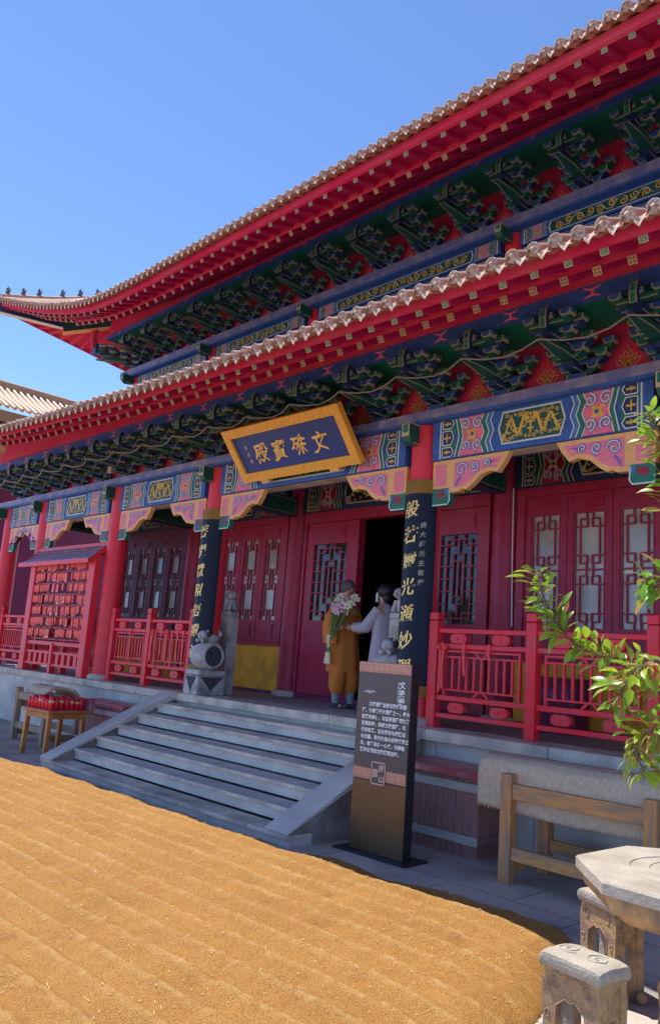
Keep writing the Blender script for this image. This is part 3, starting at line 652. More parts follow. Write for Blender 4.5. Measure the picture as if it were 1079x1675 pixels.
def ridge_beast():
    m = MB(); m.b2((-.045, -.03, 0), (.045, .03, .02), 'dark_tile'); m.ball((0, 0, .065), .042, 'dark_tile', 10, (1, .75, 1.3)); m.ball((-.018, 0, .135), .03, 'dark_tile', 10, (1.1, .8, 1))
    m.tube([(-.03, -.015, .08), (-.045, -.015, .02)], .011, 'dark_tile', 6); m.tube([(-.03, .015, .08), (-.045, .015, .02)], .011, 'dark_tile', 6)
    m.tube([(.03, 0, .04), (.055, 0, .09), (.045, 0, .14)], [.014, .012, .006], 'dark_tile', 6); m.ball((-.045, 0, .13), .014, 'dark_tile', 8)
    m.tube([(-.01, -.012, .155), (-.005, -.014, .185)], [.009, .003], 'dark_tile', 5); m.tube([(-.01, .012, .155), (-.005, .014, .185)], [.009, .003], 'dark_tile', 5)
    return m.mesh('ridge_beast')
rbm = ridge_beast()
for xh in (-8.64, -8.53, -8.41, -8.21, -8.01, -7.81):
    o = bpy.data.objects.new('ridge_beast', rbm); COL.objects.link(o); o.parent = uroof; o.location = hip_x(xh) + Vector((0, 0, .14)); o.rotation_euler = (0, 0, .5); o.scale = (.95,) * 3
m = MB(); T0 = hip_x(-7.6) + Vector((0, 0, .12))
m.ball(T0 + Vector((0, 0, .07)), .08, 'terracotta', 10, (1, .6, 1)); m.tube([T0 + Vector((-.05, 0, .1)), T0 + Vector((-.08, 0, .22)), T0 + Vector((-.02, 0, .28)), T0 + Vector((.05, 0, .24))], [.03, .025, .02, .01], 'terracotta', 7); m.build('ridge_dragon', uroof)
# left return of the upper eaves, seen from below
m = MB()
ys = [-.95 + .25 * k for k in range(33)]
for a, b in zip(ys, ys[1:]):
    za, zb = interp(a, SZ), interp(b, SZ)
    m.add([(-8.80, a, za - .045), (-8.80, b, zb - .045), (-8.78, b, zb + .10), (-8.78, a, za + .10)], [(0, 1, 2, 3)], 'eave_red')
m.build('eave_fascia', hall)
m = MB()
def rt(y): return max(.75 + (y - .75) * .12, y) if y < .75 else y
m.grid(lambda s, t: (lerp(-8.79, -7.95, t), lerp(lerp(-.95, 7, s), rt(lerp(-.95, 7, s)), t), lerp(interp(lerp(-.95, 7, s), SZ) + .03, 7.80 + .30 * max(0, 1 - max(0, lerp(-.95, 7, s) - .9) / 2.5), t)), 30, 3, 'eave_red'); m.build('eave_boarding', hall)
y = -.8
while y < 4.2:
    m = MB(); z = interp(y, SZ); m.bar((-8.79, y, z), (-7.95, rt(y), 7.78 + .28 * max(0, 1 - max(0, y - .9) / 2.5)), .07, .08, 'eave_red'); raft.append((-8.2, 1.5, m)); y += .2417
# corner beams
m = MB(); P0 = Vector((-7.75, 1.05, 8.12)); P1 = Vector((-8.24, .2, 7.82)); P2 = Vector((-8.76, -1.0, 7.97))
m.bar(P0, P1, .2, .26, 'dark_green'); m.bar(P0 - Vector((0, 0, .138)), P1 - Vector((0, 0, .138)), .19, .012, 'orange'); m.bar(P1 + (P0 - P1) * .4 + Vector((0, 0, .16)), P1 + Vector((0, 0, .10)), .15, .14, 'dark_blue')
m.bar(P1 + Vector((0, 0, .08)), P2, .15, .20, 'dark_blue'); m.bar(P1 + Vector((0, 0, -.03)), P2 - Vector((0, 0, .108)), .14, .012, 'white_line')
m.build('corner_beam', hall)
m = MB(); m.lathe([(.05, 0), (.07, .1), (.055, .3), (.08, .42)], (-7.98, .78, 7.5), 'eave_red', 12); m.build('corner_post', hall)
# corner bracket arms on the left side
for y in (1.9, 2.7, 3.5, 4.3):
    o = bpy.data.objects.new('bracket_set', bm_); COL.objects.link(o); o.parent = hall; o.location = (-7.23, y, 7.022); o.rotation_euler = (0, 0, -pi / 2)
    for n, me in (('beak', bb_), ('hook', bh_)): c = bpy.data.objects.new(n, me); COL.objects.link(c); c.parent = o
o = bpy.data.objects.new('bracket_set', bm_); COL.objects.link(o); o.parent = hall; o.location = (-7.25, 1.5, 7.022); o.rotation_euler = (0, 0, -pi / 4); o.scale = (1.1, 1.25, 1)
for n, me in (('beak', bb_), ('hook', bh_)): c = bpy.data.objects.new(n, me); COL.objects.link(c); c.parent = o
m = MB(); m.b2((-7.3, 1.72, 7.02), (-7.15, 6.5, 7.62), 'wall_red'); m.b2((-8.05, .8, 7.385), (-7.9, 6.5, 7.6), 'blue'); m.build('lotus_wall', hall)
# rafters: the hundred largest in view as parts, the rest as one
raft.sort(key=lambda t: (t[0] - CAM.x) ** 2 + (t[1] - CAM.y) ** 2 + (400 if t[0] > 6.2 else 0))
for x, y, mm in raft[:99]: mm.build('rafter', hall)
m = MB()
for x, y, mm in raft[99:]:
    o = len(m.v); m.v += mm.v; m.f += [[o + i for i in f] for f in mm.f]; m.m += [m.mi(mm.mats[k]) for k in mm.m]; m.sm += mm.sm
tag(m.build('rafter_row', hall), kind='stuff')
# ---- upper storey wall
for a, b in zip(XS[1:-1], XS[2:-1]):
    lintel('painted_beam', a + .15, b - .15, 6.655, 6.862, 1.40, .2); lintel('painted_beam', a + .15, b - .15, 6.40, 6.622, 1.41, .2)
for x in XS[1:-1]:
    m = MB(); m.lathe([(.14, 6.2), (.14, 6.89)], (x, 1.53, 0), 'red', 20); m.build('column', hall)
m = MB(); m.b2((-7.3, 1.6, 5.8), (7.3, 1.75, 6.9), 'wall_red'); m.b2((-7.3, 1.76, 5.8), (-7.1, 7, 6.9), 'wall_red'); m.build('upper_wall', hall)
# core that keeps light out of the roofs
m = MB(); m.b2((-7.0, 1.9, 4.7), (7.0, 6.6, 7.6), 'interior'); m.build('roof_core', hall)
m = MB(); m.b2((-7.2, 6.8, .88), (7.2, 7, 6.8), 'maroon'); m.b2((-7.3, WY + .2, H0), (-7.15, 6.8, 4.6), 'plum'); m.b2((7.15, WY + .2, H0), (7.3, 6.8, 4.6), 'plum'); m.build('back_wall', hall)
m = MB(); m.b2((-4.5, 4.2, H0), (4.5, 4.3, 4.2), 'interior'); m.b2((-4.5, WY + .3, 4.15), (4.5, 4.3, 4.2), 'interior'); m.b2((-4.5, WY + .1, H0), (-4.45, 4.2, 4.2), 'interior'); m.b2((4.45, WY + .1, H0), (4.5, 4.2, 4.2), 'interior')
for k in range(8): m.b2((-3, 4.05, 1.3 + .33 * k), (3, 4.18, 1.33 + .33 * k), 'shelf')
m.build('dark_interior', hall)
# ---- front wall: windows, doors
FY = WY - .03
def lattice_bars(m, x0, x1, z0, z1, y, mt, kind):
    w = x1 - x0; h = z1 - z0; t = .016
    X = lambda u: x0 + w * u; Z = lambda v: z0 + h * v
    def hb(v, a, b): m.b2((X(a), y, Z(v) - t / 2), (X(b), y + .022, Z(v) + t / 2), mt)
    def vb(u, a, b): m.b2((X(u) - t / 2, y + .001, Z(a)), (X(u) + t / 2, y + .023, Z(b)), mt)
    if kind == 'win':
        for c in (.0, .5):
            for s in (0, 1):
                q = lambda v: c + (.5 - v if s else v) if False else c + v * .5
            for lo, hi in ((.11, .89),):
                a, b = c + lo * .5, c + hi * .5; n = .07
                for u in (.2, .8): vb(u, a, b)
                for v in (a, b): hb(v, .2, .42); hb(v, .58, .8); 
                for v, vv in ((a, a + n), (b, b - n)): 
                    for u in (.42, .58): vb(u, min(v, vv), max(v, vv))
                    hb(vv, .42, .58) if False else None
                    hb(vv, .08, .42); hb(vv, .58, .92)
                for u in (.4, .6): vb(u, c, a); vb(u, b, c + .5)
                for v in ((a + b) / 2 - .06 * 0,): pass
        hb(.5, 0, 1)
        for u in (.04, .96): vb(u, 0, 1)
    else:
        for u in (.17, .83): vb(u, .06, .94)
        for v in (.06, .94): hb(v, .17, .83)
        for u in (.36, .64): vb(u, .0, .12); vb(u, .88, 1); vb(u, .22, .78)
        for v in (.22, .78): hb(v, .36, .64); hb(v, 0, .17); hb(v, .83, 1)
        for v in (.5, .12, .88, .36, .64): hb(v, 0, .36); hb(v, .64, 1)
        for u in (.5,): vb(u, .78, .94); vb(u, .06, .22); vb(u, .30, .70)
        hb(.30, .36, .64); hb(.70, .36, .64)
def leaf(x0, x1, z0, z1, kind, mt, lz0, lz1, pane='pane', name='window', fm=.075):
    f = MB(); y = FY; w = x1 - x0
    f.b2((x0, y, z0), (x0 + fm, y + .06, z1), mt); f.b2((x1 - fm, y, z0), (x1, y + .06, z1), mt)
    f.b2((x0 + fm, y + .002, z0), (x1 - fm, y + .058, lz0), mt); f.b2((x0 + fm, y + .002, lz1), (x1 - fm, y + .058, z1), mt)
    def raised(a, b):     # raised panel moulding
        if b - a < .08: return
        f.b2((x0 + fm + .03, y - .008, a), (x1 - fm - .03, y + .003, b), mt); f.b2((x0 + fm + .055, y - .016, a + .028), (x1 - fm - .055, y - .007, b - .028), mt)
    raised(lz1 + .06, z1 - .07)
    if lz0 - z0 > .6: raised(z0 + .06, z0 + .22); raised(z0 + .27, lz0 - .07)
    else: raised(z0 + .05, lz0 - .05)
    o = f.build(name, hall)
    lt = MB(); lattice_bars(lt, x0 + fm, x1 - fm, lz0, lz1, y + .004, mt, kind); lt.build('lattice', o)
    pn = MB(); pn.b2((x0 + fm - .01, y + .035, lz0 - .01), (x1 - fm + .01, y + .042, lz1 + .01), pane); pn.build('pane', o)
def bay_windows(xa, xb, n, mt, sill=1.66):
    x0, x1 = xa + .19, xb - .19; m = MB()
    m.b2((x0, FY - .03, 3.47), (x1, FY + .10, 3.575), mt); m.b2((x0, FY - .03, sill - .06), (x1, FY + .10, sill), mt)
    m.b2((x0, FY - .025, sill), (x0 + .10, FY + .09, 3.47), mt); m.b2((x1 - .10, FY - .025, sill), (x1, FY + .09, 3.47), mt); m.build('window_frame', hall)
    d = MB(); d.b2((x0, FY + .005, H0), (x1, FY + .12, sill - .06), 'dado_yellow'); d.b2((x0, FY + .002, H0), (x1, FY + .1, H0 + .05), 'plum'); d.build('dado_wall', hall)
    w = (x1 - x0 - .2 - .008 * (n - 1)) / n
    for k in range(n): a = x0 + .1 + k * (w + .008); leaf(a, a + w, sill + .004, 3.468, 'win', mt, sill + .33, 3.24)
bay_windows(1.835, 4.53, 4, 'maroon'); bay_windows(-4.53, -1.835, 4, 'maroon'); bay_windows(-7.23, -4.53, 4, 'plum'); bay_windows(4.53, 7.23, 4, 'maroon')
m = MB(); m.b2((-1.645, FY - .03, 3.42), (1.645, FY + .1, 3.575), 'maroon'); m.b2((-1.645, FY - .025, H0), (-1.60, FY + .09, 3.42), 'maroon'); m.b2((1.60, FY - .025, H0), (1.645, FY + .09, 3.42), 'maroon'); m.b2((-1.6, FY - .02, H0), (1.6, FY + .08, H0 + .06), 'plum'); m.build('door_frame', hall)
leaf(-1.595, -.60, H0 + .065, 3.415, 'door', 'maroon', 2.0, 3.10, 'dark_glass', 'door_leaf', .16)
leaf(.78, 1.595, H0 + .065, 3.415, 'door', 'maroon', 2.0, 3.10, 'dark_glass', 'door_leaf', .13)
m = MB(); m.b2((-.60, FY - .01, H0 + .065), (-.53, FY + .12, 3.415), 'maroon'); m.build('door_jamb', hall); m = MB(); m.b2((.71, FY - .01, H0 + .065), (.775, FY + .12, 3.415), 'maroon'); m.build('door_jamb', hall)
m = MB(); m.tube([(2.03, 1.345, 3.57), (2.04, 1.345, 2.8), (2.06, 1.345, 1.98)], .007, 'wire_white', 6); m.build('cable_drop', hall)
# ---- railings
def railing(x0, x1, y, posts):
    fr = thing_part('railing', hall, (x0, y, H0))
    for x in posts:
        m = MB(); m.b2((x - .052, y - .052, H0), (x + .052, y + .052, 1.93), 'rail_red'); m.b2((x - .046, y - .046, 1.93), (x + .046, y + .046, 1.938), 'deep_red'); m.b2((x - .052, y - .052, 1.938), (x + .052, y + .052, 2.012), 'rail_red'); m.build('post', fr, .006, 1)
    for a, b in zip(posts, posts[1:]):
        a += .052; b -= .052; L = b - a
        if L < .2: continue
        for z0, z1 in ((1.812, 1.858), (1.662, 1.71), (1.165, 1.215), (1.0, 1.045)):
            m = MB(); m.b2((a, y - .032, z0), (b, y + .032, z1), 'rail_red'); m.build('rail', fr, .005, 1)
        for zc in (1.761, 1.105):
            for k in (.24, .72):
                m = MB(); c = a + L * k; r = .046; T = [(c + s * .05 + r * cos(t), y - .03, zc + r * sin(t)) for s, t0 in ((1, -pi / 2), (-1, pi / 2)) for t in [t0 + pi * i / 8 for i in range(9)]]
                m.prism(T, (0, .06, 0), 'rail_red'); T2 = [((p[0] - c) * .78 + c, y - .034, (p[2] - zc) * .7 + zc) for p in T]; m.prism(T2, (0, .01, 0), 'rail_red'); m.lathe([(.014, 0), (.012, .01), (.001, .012)], (c, y - .03, zc), 'rail_red', 8, 'y'); m.build('medallion', fr)
        # inner frame with balusters
        m = MB(); u0, u1 = a + L * .07, b - L * .07; t = .011
        m.b2((u0, y - .018, 1.630), (u1, y + .018, 1.650), 'rail_red'); m.b2((u0, y - .018, 1.215), (u0 + .022, y + .018, 1.63), 'rail_red'); m.b2((u1 - .022, y - .018, 1.215), (u1, y + .018, 1.63), 'rail_red')
        m.b2((u0 + .022, y - .016, 1.575), (u1 - .022, y + .016, 1.593), 'rail_red'); m.b2((u0 + .022, y - .016, 1.262), (u1 - .022, y + .016, 1.28), 'rail_red')
        cx = (a + b) / 2
        for s in (-1, 1): m.bar((cx + s * .02, y, 1.583), (cx + s * .085, y, 1.66), .02, .02, 'rail_red'); m.bar((cx + s * .02, y, 1.27), (cx + s * .085, y, 1.212), .02, .02, 'rail_red')
        m.build('inner_frame', fr)
        n = max(3, int(L / .105))
        for k in range(n):
            x = lerp(u0 + .1, u1 - .09, k / (n - 1)); q = MB(); q.b2((x - t, y - .012, 1.28), (x + t, y + .012, 1.575), 'rail_red'); q.build('baluster', fr)
def thing_part(name, parent, loc):
    o = bpy.data.objects.new(name, None); COL.objects.link(o); o.location = loc; o.parent = parent; return o
railing(2.05, 4.35, -.02, [2.09, 3.20, 4.31]); railing(-4.35, -2.0, -.02, [-4.27, -3.22, -2.12]); railing(-7.05, -4.7, -.02, [-6.98, -5.88, -4.78]); railing(-8.7, -7.4, -.02, [-8.6, -7.46]); railing(4.75, 7.0, -.02, [4.78, 5.9, 6.98])

# ------------------------------------------------------------------ staircase
st = thing('stone_staircase', 'wide grey granite staircase with sloping side slabs rising to the temple platform', 'staircase', (0, -1.1, 0))
SX = 2.23; NR = 7
for k in range(1, NR):
    y1 = -.33 - .267 * (k - 1); y0 = y1 - .267; z = H0 - .135 * k; xw = SX - .29 if k < NR - 1 else SX
    m = MB(); m.b2((-xw, y0 + .02, z - .12 if k < NR - 1 else -.05), (xw, y1 - (0 if k > 1 else 0), z - .036), 'granite')
    seams = [-1.2, .1, 1.3] if k % 2 else [-.6, .7, 1.7]; pts = [-xw] + [s for s in seams if abs(s) < xw] + [xw]
    for a, b in zip(pts, pts[1:]): m.b2((a + .002, y0, z - .036), (b - .002, y1, z), 'granite_edge' if k == NR - 1 else 'granite'); m.b2((a + .004, y0 - .002, z - .034), (b - .004, y0 + .003, z - .002), 'granite_edge')
    m.build('step', st, .006, 2)
m = MB(); m.b2((-SX + .28, -.35, 0), (SX - .28, -.272, .76), 'granite'); m.build('riser', st)
for s in (-1, 1):
    m = MB(); xa, xb = s * SX, s * (SX - .29); zb = .095; x0, x1 = min(xa, xb), max(xa, xb); e = .07
    pr = [(-.33, H0 + .006), (-1.93, zb + .012), (-1.93, zb - .0), (-.33, H0 - e - .01)]
    m.prism([(x0, y, z) for y, z in pr], (x1 - x0, 0, 0), 'granite'); 
    m.b2((x0 + .003, -.40, H0 - .065), (x1 - .003, -.331, H0 + .004), 'granite') if False else None
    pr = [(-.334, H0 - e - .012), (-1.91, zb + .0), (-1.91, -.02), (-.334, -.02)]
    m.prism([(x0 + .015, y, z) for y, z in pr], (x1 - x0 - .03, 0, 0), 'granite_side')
    xs = x1 - .013 if s > 0 else x0 + .013
    m.build('side_slab', st)

# ------------------------------------------------------------------ raked grain
rng = random.Random(2)
BK = [(-7, -2.3), (-2.6, -2.24), (-1.55, -2.06), (2.43, -2.03), (2.9, -1.9), (3.47, -1.93), (3.86, -1.84), (4.26, -1.76), (4.55, -1.82), (4.8, -2.05), (4.9, -2.5), (5.08, -2.94), (5.2, -3.3), (5.25, -3.9), (5.1, -5), (4.8, -8.5)]
def grain_edge(x, y):      # rough distance inside the heap outline
    yb = interp(x, [p for p in BK if p[0] <= 4.56 or False][:9]); d1 = (yb + .03 * sin(x * 7) - y)
    xr = interp(-y, [(-p[1], p[0]) for p in BK[8:]]); d2 = xr + .03 * sin(y * 6) - x
    return min(d1, d2)
from mathutils import noise as NZ
DENT = [(3.1, -3.0), (3.55, -2.75), (3.9, -3.2), (2.2, -3.9), (2.7, -3.55), (4.5, -2.7), (1.2, -3.1), (4.2, -4.1), (3.3, -4.6), (.2, -3.6)]
def ridge(x, y):
    yy = y + .035 * NZ.noise(Vector((x * .35, y * .4, 0))) - .02 * x + .010 * NZ.noise(Vector((x * 3, y * 3, 1)))
    ph = (yy / .205) % 1.0; p = ph / .62 if ph < .62 else (1 - ph) / .38
    return p ** 1.7
def gh(x, y):
    d = grain_edge(x, y); b = .11 * (1 - math.exp(-max(d, 0) / .14)) - (.05 if d < 0 else 0)
    amp = .033 + .010 * NZ.noise(Vector((x * .8, y * .8, 4))); fade = min(1, max(0, (d - .1) / .3))
    return b + fade * amp * (ridge(x, y) - .45) + .006 * NZ.noise(Vector((x * 3, y * 3, 2))) - fade * sum(.022 * math.exp(-((x - a) ** 2 / .006 + (y - b2) ** 2 / .003)) for a, b2 in DENT) + .0065 * NZ.noise(Vector((x * 13, y * 13, 5))) + .004 * NZ.noise(Vector((x * 33, y * 33, 7)))
gm = MB(); xs = []; x = -7.
while x < 5.35: xs.append(x); x += .034 if x < -1 else (.020 if x < 2.5 else .017)
ysl = []; y = -1.75
while y > -7.4: ysl.append(y); y -= .018
nx = len(xs); pts = [(x, y, gh(x, y)) for y in ysl for x in xs]; fs = []
for j in range(len(ysl) - 1):
    for i in range(nx - 1):
        a = j * nx + i; q = (a, a + nx, a + nx + 1, a + 1)
        if max(pts[k][2] for k in q) > .0: fs.append(q)
gm.add(pts, fs, 'grain', True)
for k in range(2000):
    x = rng.uniform(-4, 5.1); y = -2.1 - 4.4 * rng.random() ** 1.1
    if grain_edge(x, y) < .08: continue
    a = rng.uniform(0, pi); L = rng.uniform(.003, .011) * (2 if rng.random() < .06 else 1); z = gh(x, y) + .003
    gm.bar((x - L * cos(a), y - L * sin(a), z + rng.uniform(-.002, .003)), (x + L * cos(a), y + L * sin(a), z + rng.uniform(0, .006)), .0022, .0015, 'straw')
gob = gm.build('drying_grain'); ca = gob.data.attributes.new('crest_tone', 'FLOAT', 'POINT')
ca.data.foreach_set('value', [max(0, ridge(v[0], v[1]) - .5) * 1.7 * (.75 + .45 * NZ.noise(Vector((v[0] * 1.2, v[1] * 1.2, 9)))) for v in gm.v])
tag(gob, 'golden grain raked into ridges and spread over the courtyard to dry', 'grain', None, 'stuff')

# ------------------------------------------------------------------ name board
PT, PB = Vector((.105, -.70, 4.20)), Vector((.105, -.26, 3.635)); pw = 2.09
pv = (PT - PB); phh = pv.length; pv.normalize(); pn = Vector((1, 0, 0)).cross(pv)
if pn.y > 0: pn = -pn
nb = thing('name_board', 'blue temple name board in a broad gold frame tilted over the entrance', 'name board', PB)
def PP(u, v, d=0.): return PB + Vector((u, 0, 0)) + pv * v + pn * d
def pbox(m, u0, u1, v0, v1, d0, d1, mt): m.prism([PP(u0, v0, d0), PP(u1, v0, d0), PP(u1, v1, d0), PP(u0, v1, d0)], pn * (d1 - d0), mt)
m = MB(); pbox(m, -pw / 2 + .1, pw / 2 - .1, .1, phh - .1, -.03, .004, 'plaque_blue'); m.build('panel', nb)
m = MB(); fw = .115; h2 = pw / 2
for q in ([(-h2, 0), (h2, 0), (h2 - fw, fw), (-h2 + fw, fw)], [(h2, 0), (h2, phh), (h2 - fw, phh - fw), (h2 - fw, fw)], [(h2, phh), (-h2, phh), (-h2 + fw, phh - fw), (h2 - fw, phh - fw)], [(-h2, phh), (-h2, 0), (-h2 + fw, fw), (-h2 + fw, phh - fw)]):
    top = [PP(u, v, .035) for u, v in q]; bot = [PP(u, v, -.04) for u, v in q]; m.add(top + bot, [(0, 1, 2, 3), (4, 7, 6, 5), (0, 4, 5, 1), (2, 6, 7, 3), (1, 5, 6, 2), (3, 7, 4, 0)], 'plaque_gold')
rr = random.Random(5)
for side in range(4):
    n = 26 if side % 2 == 0 else 8
    for i in range(n):
        t = (i + .5) / n; u, v = [(lerp(-h2, h2, t), fw / 2), (h2 - fw / 2, lerp(0, phh, t)), (lerp(-h2, h2, t), phh - fw / 2), (-h2 + fw / 2, lerp(0, phh, t))][side]
        for k in range(2):
            a = rr.uniform(0, 6.28); sp = spiral(u, v + (k - .5) * .045, .028, .9, a, 8); 
            m.ribbon([PP(p, q, .0375) for p, q in sp], .010, 'gold_leaf', pn)
m.build('frame', nb)
for i, ch in enumerate('殿寶殊文'):
    m = MB(); u = [-.50, -.17, .19, .54][i]
    glyph(m, ch, u, phh * .47, .265, 'gold_leaf', lambda a, b: PP(a, b, .009), .003, .25, .012); m.build('character', nb)
m = MB()
for i, ch in enumerate('雲谷書'): glyph(m, ch, -.74, phh * (.62 - .13 * i), .055, 'gold_leaf', lambda a, b: PP(a, b, .008), .0, .1)
m.build('signature', nb)
m = MB()
for u in (-.62, .62): m.prism([PP(u - .07, -.03, -.03), PP(u + .07, -.03, -.03), PP(u + .07, .0, -.03), PP(u - .07, .0, -.03)], pn * .08, 'orange')
m.build('support_block', nb)

# ------------------------------------------------------------------ couplet boards
def couplet(xc, chars, side, label):
    t = thing('couplet_board', label, 'couplet board', (xc, -.19, 1.17), 'couplet boards on the entrance columns'); R = .205; A = radians(78)
    def shell(m, z0, z1, r, mt):
        n = 20; ps = [(xc + r * sin(lerp(-A, A, i / n)), -r * cos(lerp(-A, A, i / n))) for i in range(n + 1)]; pi_ = [(xc + .17 * sin(lerp(-A, A, i / n)), -.17 * cos(lerp(-A, A, i / n))) for i in range(n + 1)]
        vs = [(x, y, z0) for x, y in ps] + [(x, y, z1) for x, y in ps]; m.add(vs, [(i, i + 1, n + 2 + i, n + 1 + i) for i in range(n)], mt, True)
        for a in (0, n): m.poly([(*ps[a], z0), (*pi_[a], z0), (*pi_[a], z1), (*ps[a], z1)], mt)
        for z in (z0, z1): m.poly([(x, y, z) for x, y in ps] + [(x, y, z) for x, y in pi_[::-1]], mt)
    m = MB(); shell(m, 1.28, 3.225, R, 'couplet_black'); m.build('board', t)
    for z0, z1 in ((3.225, 3.365), (1.17, 1.28)): m = MB(); shell(m, z0, z1, R + .004, 'gold_carved'); m.build('gold_band', t)
    cyl = lambda u, v: (xc + (R + .004) * sin(u / R), -(R + .004) * cos(u / R), v)
    for i, ch in enumerate(chars): m = MB(); glyph(m, ch, -.01, 3.06 - .268 * i, .185, 'gold_leaf', cyl, .0028, .12, .004); m.build('character', t)
    if side:
        m = MB()
        for i, ch in enumerate(side): glyph(m, ch, .135, 2.89 - .098 * i, .062, 'stone_pale', cyl, .002, .1)
        m.build('small_lettering', t)
couplet(1.842, '般若靈光通妙理', '佛大師光生敬贈', 'black curved couplet board with a small side inscription, right of the entrance')
couplet(-1.842, '菩提慧照悟禪心', '', 'black couplet board on the column behind the stone lion post, characters in one line')

# ------------------------------------------------------------------ stone lion post and drum stones
def lion_post(x, y, label):
    t = thing('lion_post', label, 'stone post', (x, y, H0), 'stone lion posts at the stair head')
    m = MB(); m.b2((x - .085, y - .085, H0), (x + .085, y + .085, 1.955), 'stone_grey'); m.b2((x - .05, y - .088, 1.62), (x + .05, y - .08, 1.88), 'stone_pale'); m.build('shaft', t, .012)
    m = MB(); m.b2((x - .085, y - .085, 1.957), (x + .085, y + .085, 2.02), 'stone_grey'); m.build('plinth', t, .01)
    m = MB()
    m.ball((x, y + .015, 2.11), .075, 'stone_grey', 12, (.85, .95, 1.3)); m.ball((x - .005, y - .03, 2.235), .062, 'stone_grey', 12, (1, 1.05, 1)); m.ball((x - .005, y - .085, 2.22), .03, 'stone_grey', 10); m.ball((x, y + .01, 2.25), .058, 'stone_grey', 12, (1.15, .9, 1.05))
    for s in (-1, 1): m.tube([(x + s * .04, y - .03, 2.15), (x + s * .045, y - .06, 2.08), (x + s * .045, y - .07, 2.03)], [.028, .024, .028], 'stone_grey', 8); m.ball((x + s * .055, y + .03, 2.06), .042, 'stone_grey', 10, (.8, 1.2, 1)); m.ball((x + s * .05, y - .01, 2.28), .016, 'stone_grey', 8)
    m.tube([(x, y + .08, 2.05), (x, y + .11, 2.12), (x, y + .09, 2.18)], [.02, .025, .01], 'stone_grey', 8); m.build('lion', t)
lion_post(-1.80, .34, 'grey stone post with a little lion on top, left of the entrance')
lion_post(1.36, .26, 'grey stone lion post mostly hidden behind the visitor in the grey shirt')
def drum_stone(x, y, label):
    t = thing('drum_stone', label, 'drum stone', (x, y, H0), 'stone drums at the stair head')
    m = MB(); m.b2((x - .15, y - .24, H0), (x + .15, y + .20, 1.14), 'stone_grey'); m.poly([(x + .1505, y - .2, 1.13), (x + .1505, y + .16, 1.13), (x + .1505, y - .02, .95)], 'stone_dark'); m.poly([(x - .12, y - .2405, 1.13), (x + .12, y - .2405, 1.13), (x, y - .2405, .93)][::-1], 'stone_dark'); m.build('base', t, .01)
    m = MB(); m.b2((x - .155, y - .245, 1.142), (x + .155, y + .205, 1.22), 'stone_grey'); m.build('cushion', t, .03, 3)
    m = MB(); m.lathe([(.001, -.15), (.13, -.148), (.145, -.165), (.17, -.15), (.185, -.09), (.19, 0), (.185, .09), (.17, .15), (.145, .165), (.13, .148)], (x, y - .02, 1.40), 'stone_grey', 28, 'x'); m.lathe([(.13, .15), (.001, .158)], (x, y - .02, 1.40), 'stone_dark', 24, 'x')
    for a in range(7): m.ball((x + .152, y - .02 + .075 * cos(a * .9), 1.40 + .075 * sin(a * .9)), .028, 'stone_dark', 8, (.5, 1, 1))
    for a in range(26): m.ball((x + .115, y - .02 + .183 * cos(a * .2417), 1.40 + .183 * sin(a * .2417)), .011, 'stone_grey', 6)
    m.build('drum', t)
    m = MB(); m.ball((x - .0, y + .03, 1.63), .085, 'stone_grey', 12, (.8, 1.5, .75)); m.ball((x - .01, y - .11, 1.66), .068, 'stone_grey', 12); m.ball((x, y - .165, 1.645), .034, 'stone_grey', 8); m.ball((x, y - .06, 1.68), .07, 'stone_dark', 10, (1.05, .8, .9))
    for s in (-1, 1): m.tube([(x + s * .05, y - .08, 1.62), (x + s * .06, y - .17, 1.59)], .026, 'stone_grey', 8); m.ball((x + s * .05, y - .08, 1.72), .018, 'stone_grey', 6)
    m.tube([(x, y + .12, 1.64), (x, y + .17, 1.70), (x, y + .13, 1.74)], [.03, .03, .012], 'stone_grey', 8); m.build('lion', t)
drum_stone(-1.68, -.05, 'carved stone drum with a reclining lion on top, left end of the stair head')
drum_stone(1.56, -.02, 'carved stone drum with only its dark lion showing above the information sign')

# ------------------------------------------------------------------ information sign
sg = thing('information_sign', 'tall dark brown information sign with white Chinese text standing right of the stairs', 'sign', (2.72, -1.44, 0))
ang = radians(1.5); SR = Matrix.Translation((2.725, -1.45, 0)) @ Matrix.Rotation(ang, 4, 'Z')
m = MB(SR); m.b2((-.37, -.10, 0), (.37, .20, .014), 'steel_black'); m.build('base_plate', sg, .003, 1)
m = MB(SR); m.b2((-.276, 0, .014), (.276, .10, 1.485), 'steel_black'); m.build('body', sg, .004, 1)
m = MB(SR); m.b2((-.276, -.008, .56), (.276, .002, 1.483), 'sign_brown'); m.b2((-.276, -.006, .016), (.276, .002, .548), 'sign_sand_reflect'); m.build('face_panel', sg)
def fret(x0, x1, z0, z1, n):
    m = MB(SR); m.b2((x0 - .005, -.0105, z0 - .005), (x1 + .005, -.005, z1 + .005), 'sign_copper')
    w = (x1 - x0) / n; h = z1 - z0
    for i in range(n):
        P = lambda u, v: (x0 + w * (i + u), -.0125, z0 + h * v)
        m.ribbon([P(.05, .1), P(.05, .9), P(.85, .9), P(.85, .3), P(.35, .3), P(.35, .65), P(.6, .65)], .006, 'copper_line')
    m.build('copper_band', sg)
fret(-.27, .27, 1.405, 1.477, 9); fret(-.27, -.09, .565, .64, 3); fret(.08, .27, .565, .64, 3)
sf = lambda u, v: (u, -.0115, v)
m = MB(SR)
for i, ch in enumerate('文殊殿'): glyph(m, ch, .195, 1.318 - .066 * i, .062, 'sign_white', sf, .0015)
m.build('title', sg)
